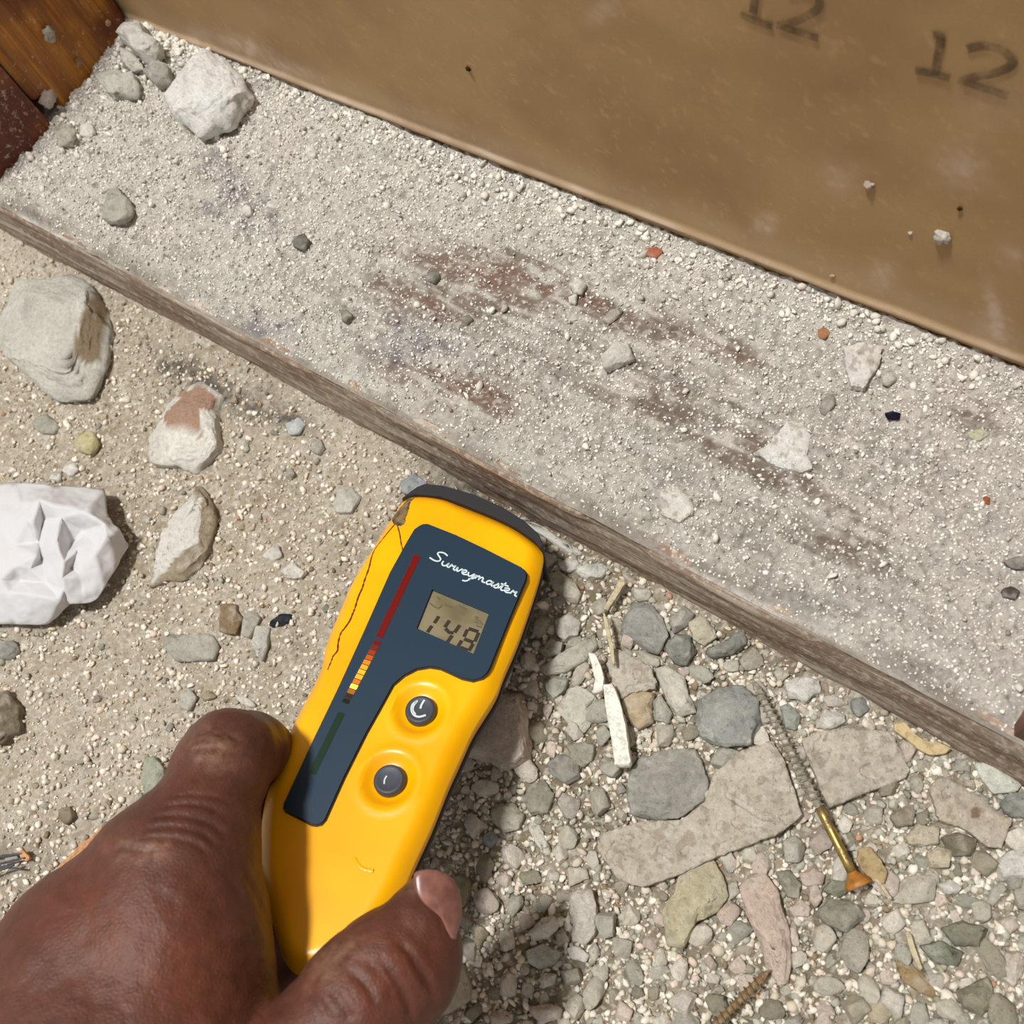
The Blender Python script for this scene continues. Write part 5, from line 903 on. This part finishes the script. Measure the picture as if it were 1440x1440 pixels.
tissue_px = [(-30, 740), (20, 678), (150, 688), (166, 743), (181, 767), (160, 800), (134, 850), (103, 850), (60, 880), (-30, 880)]
occ = [(np.mean([p[0] for p in q]), np.mean([p[1] for p in q]), q) for q in hero_poly]
def clear(x, y, r, placed):
    if inpoly(x, y, mask_body) or inpoly(x, y, tissue_px): return False
    for cx, cy, q in occ:
        if abs(x - cx) < 130 and abs(y - cy) < 130:
            if inpoly(x, y, q): return False
            if min(math.hypot(x - a, y - b) for a, b in q) < r * .75: return False
    return all(math.hypot(x - a, y - b) > (r + s) * .86 for a, b, s in placed if abs(x - a) < 50)
placed = []
kinds_r = [('grey', 'grey stone fragment in the rubble heap between meter and timber', (192, 188, 174)), ('white', 'white plaster fragment in the rubble heap between meter and timber', (228, 220, 206)), ('pale', 'pale buff mortar fragment in the rubble heap between meter and timber', (210, 203, 186)), ('pink', 'pinkish plaster fragment in the rubble heap between meter and timber', (222, 206, 192)), ('olive', 'olive grey stone fragment in the rubble heap between meter and timber', (178, 170, 150))]
kinds_l = [('grey', 'small grey stone on the beige grit left of the meter', (178, 174, 160)), ('white', 'small white plaster crumb on the beige grit left of the meter', (232, 224, 208)), ('buff', 'small buff crumb on the beige grit left of the meter', (196, 178, 150))]
LMR = [((835, 1010), 'the long white stick'), ((1026, 1008), 'the large dark grey stone'), ((1205, 1245), 'the screw head'), ((1060, 1120), 'the large flat slab'), ((1200, 1080), 'the right flat slab'), ((1075, 1310), 'the long pinkish plaster piece'), ((980, 1270), 'the cream wedge'), ((940, 1105), 'the wide grey mortar lump'), ((720, 1020), 'the pink-white plaster block'), ((1370, 1150), 'the sloping pale slab'), ((1370, 1400), 'the large dark olive stone'), ((823, 1290), 'the upright white crumbly piece'),
       ((775, 1370), 'the broad whitish lump'), ((710, 1150), 'the pale lump with a hole'), ((900, 870), 'the dark grey split stone'), ((795, 820), 'the pale oval stone by the meter'), ((1285, 1360), 'the long brown flake'), ((1325, 1310), 'the olive grey stones'), ((1020, 1420), 'the rusty screw'), ((885, 1440), 'the bottom edge of the photo')]
LML = [((80, 470), 'the big grey lump'), ((260, 600), 'the painted plaster chunk'), ((255, 750), 'the long white shard'), ((80, 790), 'the crumpled tissue'), ((270, 910), 'the flat oblong grey stone'), ((490, 700), 'the squarish light grey stone'), ((400, 800), 'the two bright white crumbs'), ((215, 1090), 'the greenish stone by the hand'), ((90, 1145), 'the wood splinter'), ((10, 1010), 'the brownish lump at the left edge'), ((420, 610), 'the bluish white pebble')]
def small(x, y, r, kind, region):
    (lx, ly), ln = min((LMR if 'right' in region else LML), key=lambda q: (q[0][0] - x) ** 2 + (q[0][1] - y) ** 2); dx, dy = x - lx, y - ly
    dr = ('right of' if dx > 0 else 'left of') if abs(dx) > abs(dy) * 1.6 else ('below' if dy > 0 else 'above') if abs(dy) > abs(dx) * 1.6 else ('below and ' if dy > 0 else 'above and ') + ('right of' if dx > 0 else 'left of')
    k, lab, col = kind; lab = '%s %s %s %s' % ('larger' if r > 17 else 'medium' if r > 11 else 'small', lab.split(' in the')[0].split(' on the')[0].replace('small ', ''), dr, ln); w0 = P(x, y, .003); zz_ = zground(w0[0], w0[1]); s = r * .00024 * rnd.uniform(.92, 1.1); w = P(x, y, zz_ + s * .3)
    o = bpy.data.objects.new('rubble_fragment', shapes[rnd.randrange(16)]); C.objects.link(o); o.location = (w[0], min(w[1], YF - s), zz_ + s * .34); o.rotation_euler = (rnd.uniform(-.5, .5), rnd.uniform(-.5, .5), rnd.uniform(0, 6.28)); o.scale = (s * rnd.uniform(1, 1.3), s, s * rnd.uniform(.8, 1.05))
    c = lin(col) * rnd.uniform(.86, 1.3); o.color = (*np.clip(c, 0, 1), 1); tag(o, lab, 'rubble', '%s rubble fragments %s' % (k, region))
def front_y(x): return 290 + .528 * x + 64
tries = 0
for target, rmin, rmax in ((60, 17, 24), (150, 11, 17), (238, 7.5, 11)):
    t = 0
    while len(placed) < target and t < 9000:
        t += 1; x, y, r = rnd.uniform(640, 1450), rnd.uniform(760, 1450), rnd.uniform(rmin, rmax)
        if y < front_y(x) + r * .6 or (x < 760 and y > 1150 and rnd.random() < .5): continue
        if clear(x, y, r, placed): placed.append((x, y, r)); small(x, y, r, rnd.choices(kinds_r, [4, 3, 4, 2, 3 if x > 1000 else 1])[0], 'right of the meter')
nl_ = len(placed); t = 0
while len(placed) < nl_ + 60 and t < 6000:
    t += 1; x, y, r = rnd.uniform(-5, 700), rnd.uniform(380, 1300), rnd.choice([6, 6.5, 7, 8, 9, 11])
    if y < front_y(x) + r * .6: continue
    if rnd.random() < .5 and y < 620 and x < 250: continue
    if clear(x, y, r, placed): placed.append((x, y, r)); small(x, y, r, rnd.choices(kinds_l, [3, 4, 3])[0], 'left of the meter')
# gravel too small and too many to pick apart
def gravel(n, xr, yr, rr, cols, w, label, nm):
    X_ = rng.uniform(*xr, n); Y_ = rng.uniform(*yr, n); ok = (Y_ > front_y(X_) + 2) & ~inpoly(X_, Y_, tissue_px)
    for _, _, q in occ: ok &= ~inpoly(X_, Y_, q)
    pts = np.array([P(a, b, .002) for a, b in zip(X_[ok], Y_[ok])]); pts = pts[(pts[:, 1] < YF - .0008)]; pts[:, 2] = floor_z(pts[:, 0], pts[:, 1], False); m = len(pts)
    r = rng.uniform(0, 1, m) ** 1.8 * (rr[1] - rr[0]) + rr[0]; pts[:, 2] += r * .5
    G_floor.append(grains(pts, r, pal(m, cols, w), .75))
gravel(9000, (620, 1460), (740, 1460), (.0006, .0016), [(238, 231, 218), (216, 207, 188), (184, 182, 168), (158, 152, 132), (224, 206, 190)], [5, 4, 3.5, 1.5, 1], 'fine gravel of broken plaster and mortar filling the heap right of the meter', 'fine_gravel')
gravel(8500, (-10, 700), (370, 1460), (.0004, .0014), [(240, 232, 218), (222, 206, 188), (176, 172, 156)], [6, 3, 1.6], 'sparse fine gravel on the grit left of the meter', 'fine_gravel')
V, Fc, cc = joined(G_floor); tag(link('floor_grit', mesh('grit', V, Fc, cc, smooth=False), M_grain), 'fine beige and white grit and gravel covering the floor', 'debris', kind='stuff')
# ---------- crumpled tissue ----------
M_tis, nt, pr = mat('white_tissue_paper', tuple(lin((206, 205, 206))), .85); pr.inputs['Subsurface Weight'].default_value = .05; pr.inputs['Subsurface Radius'].default_value = (.003, .003, .003); pr.inputs['Subsurface Scale'].default_value = .4
g = nod(nt, 'ShaderNodeNewGeometry'); ns = tex(nt, 'Noise', 900, g.outputs['Position'], Detail=4); bump(nt, pr, ns.outputs[0], .3, .00015)
def zd(x, y): return x / 3., 480 + y / 3.
tp = [(-120, 600, 2), (62, 598, 2), (230, 608, 3), (440, 625, 2), (450, 700, 5), (448, 745, 7), (500, 792, 9), (542, 862, 2), (490, 950, 4), (440, 1040, 5), (402, 1106, 2), (310, 1104, 6), (290, 1110, 3), (200, 1194, 2), (60, 1192, 2), (-120, 1190, 3), (-120, 900, 9),
      (90, 690, 9), (170, 670, 13), (215, 690, 14), (262, 745, 12), (290, 700, 13), (360, 720, 14), (440, 770, 13), (410, 850, 10), (350, 800, 6), (300, 860, 6), (270, 930, 13), (262, 1000, 12), (230, 850, 15), (185, 750, 8), (165, 850, 7), (155, 905, 12), (140, 760, 13), (110, 755, 12), (0, 750, 8), (0, 930, 10), (60, 950, 11), (130, 960, 10), (175, 920, 8),
      (150, 1070, 11), (250, 1090, 9), (270, 1050, 10), (340, 990, 9), (400, 900, 11), (450, 830, 12), (480, 810, 11), (420, 960, 9), (380, 1060, 6), (350, 1090, 5), (100, 1130, 6), (150, 1165, 5), (40, 1060, 9), (0, 1010, 10), (-60, 830, 9), (-60, 1080, 8), (330, 880, 11), (300, 960, 8), (60, 860, 9), (90, 1010, 6), (200, 1020, 7), (330, 660, 6), (120, 640, 4)]
pw = [P(*zd(a, b), .004 + h * .0012) for a, b, h in tp]; zt0 = min(zground(p[0], p[1]) for p in pw[:16])
v, e, f, *_ = delaunay_2d_cdt([Vector((a, b)) for a, b, h in tp], [(i, (i + 1) % 17) for i in range(17)], [], 0, 1e-4)
bm = bmesh.new(); bv_ = [bm.verts.new(tuple(p)) for p in pw]
for t in f:
    c = [sum(tp[i][k] for i in t) / 3 for k in (0, 1)]
    if inpoly(c[0], c[1], [(a, b) for a, b, h in tp[:17]]): bm.faces.new([bv_[i] for i in t])
bm.normal_update(); cre = bm.edges.layers.float.new('crease_edge')
for ed in bm.edges:
    if len(ed.link_faces) == 2 and ed.calc_face_angle() > .45: ed[cre] = min(1, .35 + ed.calc_face_angle() * .45)
cen_ = Vector(tuple(np.mean(pw, 0))); cen_.z = zt0
bmesh.ops.translate(bm, vec=-cen_, verts=bm.verts[:]); me = bpy.data.meshes.new('tissue'); bm.to_mesh(me); bm.free(); me.polygons.foreach_set('use_smooth', np.ones(len(me.polygons), bool))
tis = link('crumpled_tissue', me, M_tis, loc=cen_); tag(tis, 'crumpled white paper tissue on the floor at the left edge', 'tissue')
m_ = tis.modifiers.new('subdivision', 'SUBSURF'); m_.levels = m_.render_levels = 3
tx = bpy.data.textures.new('wrinkle', 'CLOUDS'); tx.noise_scale = .006; m_ = tis.modifiers.new('wrinkle', 'DISPLACE'); m_.texture = tx; m_.strength = .0016
m_ = tis.modifiers.new('thickness', 'SOLIDIFY'); m_.thickness = .00035

# ---------- sticks, splinters, screws, leaf ----------
def prism(name, label, cat, poly, h, m, zb, tilt=(0, 0), jit=.0002, grp=None, top_in=.08):
    """thin angular piece with the given outline (pixels), height h, resting at zb"""
    pw = np.array([P(x, y, zb + h)[:2] for x, y in resample(poly, 40)]); c = pw.mean(0); R = []
    for k, (s, z) in enumerate(((.96, 0), (1., h * .2), (1., h * .8), (1 - top_in * .5, h), (.5, h), (.05, h))):
        q = c + (pw - c) * s; a = np.stack([q[:, 0], q[:, 1], np.full(40, z)], -1); a[:, :2] += jit * np.stack([noise(a, 900, k), noise(a, 900, k + 7)], -1); a[:, 2] += (a[:, 0] - c[0]) * tilt[0] + (a[:, 1] - c[1]) * tilt[1] + jit * noise(a, 400, 3); R.append(a)
    V, Fl = loft(R, True, True); V = V - [c[0], c[1], 0]; cc = np.ones((len(V), 3))
    o = link(name, mesh(name, V, Fl, cc, smooth=False), m, loc=(c[0], c[1], zb)); o.color = (1, 1, 1, 1); tag(o, label, cat, grp); return o
def plain(name, c, r=.85, sc_=500, b=.4, c2=None):
    m, nt, pr = mat(name, tuple(lin(c)), r); g = nod(nt, 'ShaderNodeNewGeometry'); ns = tex(nt, 'Noise', sc_, g.outputs['Position'], Detail=5, Roughness=.7)
    nt.links.new(mixc(nt, tuple(lin(c)), tuple(lin(c2 or [v * .8 for v in c])), ramp(nt, ns.outputs[0], [(.45, 0.), (.65, 1.)])), pr.inputs['Base Color']); bump(nt, pr, ns.outputs[0], b, .0005); return m
M_wht = plain('painted_white_wood', (236, 234, 222)); M_spl = plain('orange_wood_splinter', (206, 150, 104)); M_tan = plain('tan_wood_peel', (198, 174, 130), .7); M_str = plain('dry_straw', (196, 184, 150)); M_wire = plain('dark_fibre', (70, 76, 84), .6)
prism('wooden_stick', 'long white-painted square stick standing out of the heap right of the buttons', 'stick', ZC(588, 965, 640, 955, 668, 1010, 692, 1090, 720, 1200, 752, 1425, 660, 1432, 640, 1290, 606, 1110), .0050, M_wht, .0068, tilt=(.0, -.05))
prism('white_strip', 'short bent white strip just above the long white stick', 'stick', ZC(508, 785, 548, 795, 575, 850, 600, 935, 588, 1005, 530, 1022, 552, 950, 525, 850), .0025, M_wht, .0088)
prism('wood_splinter', 'orange wood splinter on the grit beside the back of the hand', 'splinter', Z1(425, 608, 442, 612, 425, 645, 345, 712, 275, 765, 235, 802, 238, 780, 300, 722, 340, 680, 400, 640), .0018, M_spl, .0035)
prism('wood_splinter', 'tiny orange chip left of the orange wood splinter', 'splinter', Z1(78, 712, 98, 706, 124, 740, 112, 752, 88, 740), .0012, M_spl, .0032)
prism('wood_peel', 'curled tan wood peel against the timber near the right edge', 'wood shaving', ZK(338, 702, 420, 688, 500, 780, 600, 850, 740, 872, 830, 912, 780, 960, 650, 972, 560, 925, 450, 835, 345, 762), .0016, M_tan, .0058, tilt=(.0, .05))
prism('straw', 'bent pale fibre above the pale fibrous slab', 'straw', ZC(690, 370, 716, 400, 680, 460, 640, 520, 620, 552, 594, 545, 632, 470), .0018, M_str, .0075)
prism('straw', 'thin pale fibre hanging from the bent fibre down the slab', 'straw', ZC(588, 560, 604, 570, 622, 640, 650, 760, 660, 860, 645, 860, 628, 760, 606, 660), .0014, M_str, .0098)
prism('straw', 'thin pale straw right of the dark olive grey fragments at lower right', 'straw', ZB(940, 1058, 962, 1056, 985, 1130, 1012, 1210, 1000, 1216, 968, 1150), .0018, M_str, .0055)
prism('dry_leaf', 'dry translucent brown leaf scrap right of the screw shank', 'leaf', ZB(742, 700, 790, 690, 830, 740, 862, 800, 852, 850, 800, 835, 752, 790, 736, 745), .0012, plain('dry_leaf', (168, 146, 104), .7, 420, .9, (128, 106, 70)), .0068, tilt=(.1, .1))
prism('straw', 'short straw sticking out of the dry leaf scrap', 'straw', ZB(808, 826, 824, 828, 884, 912, 872, 916), .0010, M_str, .0072)
for k, (a, b) in enumerate([((-30, 1208), (30, 1200)), ((-30, 1222), (34, 1206)), ((-30, 1214), (26, 1222)), ((-30, 1234), (20, 1216))]):
    dx, dy = b[0] - a[0], b[1] - a[1]; q = [(a[0], a[1] - 1.5), (b[0], b[1] - 1), (b[0], b[1] + 1), (a[0], a[1] + 1.5)]
    prism('dark_fibre', ['topmost of the dark fibres at the left edge beside the hand', 'second of the dark fibres at the left edge beside the hand', 'third of the dark fibres at the left edge beside the hand', 'lowest of the dark fibres at the left edge beside the hand'][k], 'fibre', q, .0006, M_wire, .0042 + .0005 * k, grp='dark fibres at the left edge')

M_gold, nt, pr = mat('yellow_zinc_screw', tuple(lin((176, 150, 78))), .35, Metallic=.85); g = nod(nt, 'ShaderNodeNewGeometry'); ns = tex(nt, 'Noise', 500, g.outputs['Position'], Detail=5)
nt.links.new(mixc(nt, tuple(lin((190, 164, 92))), tuple(lin((134, 118, 92))), ramp(nt, ns.outputs[0], [(.4, 0.), (.6, 1.)])), pr.inputs['Base Color']); nt.links.new(ramp(nt, ns.outputs[0], [(.4, .3), (.62, .85)]), pr.inputs['Roughness'])
M_dthr = plain('dust_caked_thread', (132, 126, 110), .7, 600, .8, (196, 188, 172)); M_rust = plain('rusty_brass_screw', (124, 98, 62), .6, 600, .8, (150, 134, 108)); M_head = plain('rusty_screw_head', (176, 116, 46), .5)
def frame(a, b):
    d = (b - a) / np.linalg.norm(b - a); s = np.cross(d, [0, 0, 1.]); s /= np.linalg.norm(s); return d, s, np.cross(s, d)
def tube(a, b, rf, n, m=20):
    d, s, u = frame(a, b); L = np.linalg.norm(b - a); R = []; th = np.linspace(0, 2 * math.pi, m, endpoint=False)
    for k in range(n + 1):
        t = k / n; r = rf(t * L, th); R.append(a + d * t * L + np.outer(np.cos(th) * r, s) + np.outer(np.sin(th) * r, u))
    return loft(R, True, True)
def screw(label, pts, shank, ms, rad, head=True):
    (tp_, zt), (mp, zm), (hp, zh) = pts; a, b, c = P(*tp_, zt), P(*mp, zm), P(*hp, zh); o = empty('screw', tuple(c - [0, 0, .003])); tag(o, label, 'screw'); L0 = np.array(o.location); pitch = .0019
    Lt = np.linalg.norm(b - a)
    V, Fl = tube(a, b, lambda l, th: np.minimum(rad * .62 + rad * .55 * np.maximum(0, 1 - np.abs(((l / pitch - th / (2 * math.pi)) % 1) - .5) * 4.5), .0002 + l * .35), 420, 20); link('thread', mesh('thread', V - L0, Fl), ms[0], o)
    V, Fl = tube(b, c, lambda l, th: np.full(len(th), rad * .78), 6, 20); link('shank', mesh('shank', V - L0, Fl), ms[1], o)
    if head:
        d = (c - b) / np.linalg.norm(c - b); e = c + d * .0042; V, Fl = tube(c, e, lambda l, th: np.full(len(th), min(rad * .8 + max(l - .0004, 0) * .95, .0039)), 12, 28); h = link('screw_head', mesh('head', V - L0, Fl), ms[2], o); h['label'] = 'flared countersunk screw head'
screw('long brass-coloured wood screw lying between the two flat slabs', [((1058, 955), .0090), ((1152, 1135), .0100), ((1198, 1226), .0090)], None, (M_dthr, M_gold, M_head), .0018)
screw('rusty threaded screw half buried at the bottom edge', [((1082, 1364), .0058), ((1000, 1448), .0062), ((975, 1475), .006)], None, (M_rust, M_rust, M_rust), .0016)

# ---------- specks on the wall and studs ----------
def stuck(name, label, px_, r, plane, val, col, sd):
    if plane == 'y': w = PY(px_[0], px_[1], val)
    else:
        d = M @ np.array([px_[0] - 720, px_[1] - 720, F]); w = d * (val / d[0]) + [0, 0, H]
    V, Fc = SV[3]; V = V * (1 + .38 * fbm(V, 2.2, 4, sd)[:, None]) * r; V = V * ([1, .6, 1] if plane == 'y' else [.6, 1, 1]); cc = np.broadcast_to(lin(col), (len(V), 3)) * (1 + .1 * fbm(V, 900, 2, sd))[:, None]
    o = link(name, mesh(name, V, Fc, np.clip(cc, 0, 1)), M_rock, loc=w - (np.array([0, r * .35, 0]) if plane == 'y' else np.array([-r * .2, 0, 0]))); tag(o, label, 'plaster bit')
stuck('plaster_bit', 'white plaster bit stuck on the brown wall at the right', (1327, 331), .0022, 'y', YB, (232, 226, 212), 1)
stuck('plaster_bit', 'tiny pale scuffed bit on the brown wall left of the white bit', (1223, 259), .0012, 'y', YB, (226, 206, 190), 2)
stuck('plaster_bit', 'minute white speck on the brown wall, lower left of the white bit', (1281, 327), .0007, 'y', YB, (236, 226, 206), 3)
stuck('plaster_bit', 'minute dark speck on the brown wall above the timber centre', (659, 96), .0009, 'y', YB, (70, 50, 32), 4)
stuck('plaster_bit', 'minute dark speck on the brown wall above the white bit', (1350, 293), .0006, 'y', YB, (70, 50, 32), 5)
stuck('plaster_bit', 'minute pale speck on the brown wall near the lower right', (1171, 387), .0008, 'y', YB, (220, 196, 160), 6)
stuck('plaster_bit', 'white plaster bit lodged beside the dark hole at the foot of the studs', (66, 139), .0036, 'x', -.3985, (222, 206, 198), 7)
stuck('plaster_bit', 'pale plaster bit caught in the upper part of the stud joint', (68, 48), .0028, 'x', -.3985, (206, 200, 182), 8)
stuck('plaster_bit', 'faint plaster spot in the middle of the orange stud', (110, 86), .0013, 'x', -.3985, (196, 160, 124), 9)
stuck('plaster_bit', 'faint plaster spot high on the orange stud', (152, 32), .0012, 'x', -.3985, (200, 166, 120), 10)
stuck('plaster_bit', 'thin white splash on the foot of the dark stud', (26, 170), .0020, 'x', -.400, (214, 200, 180), 11)
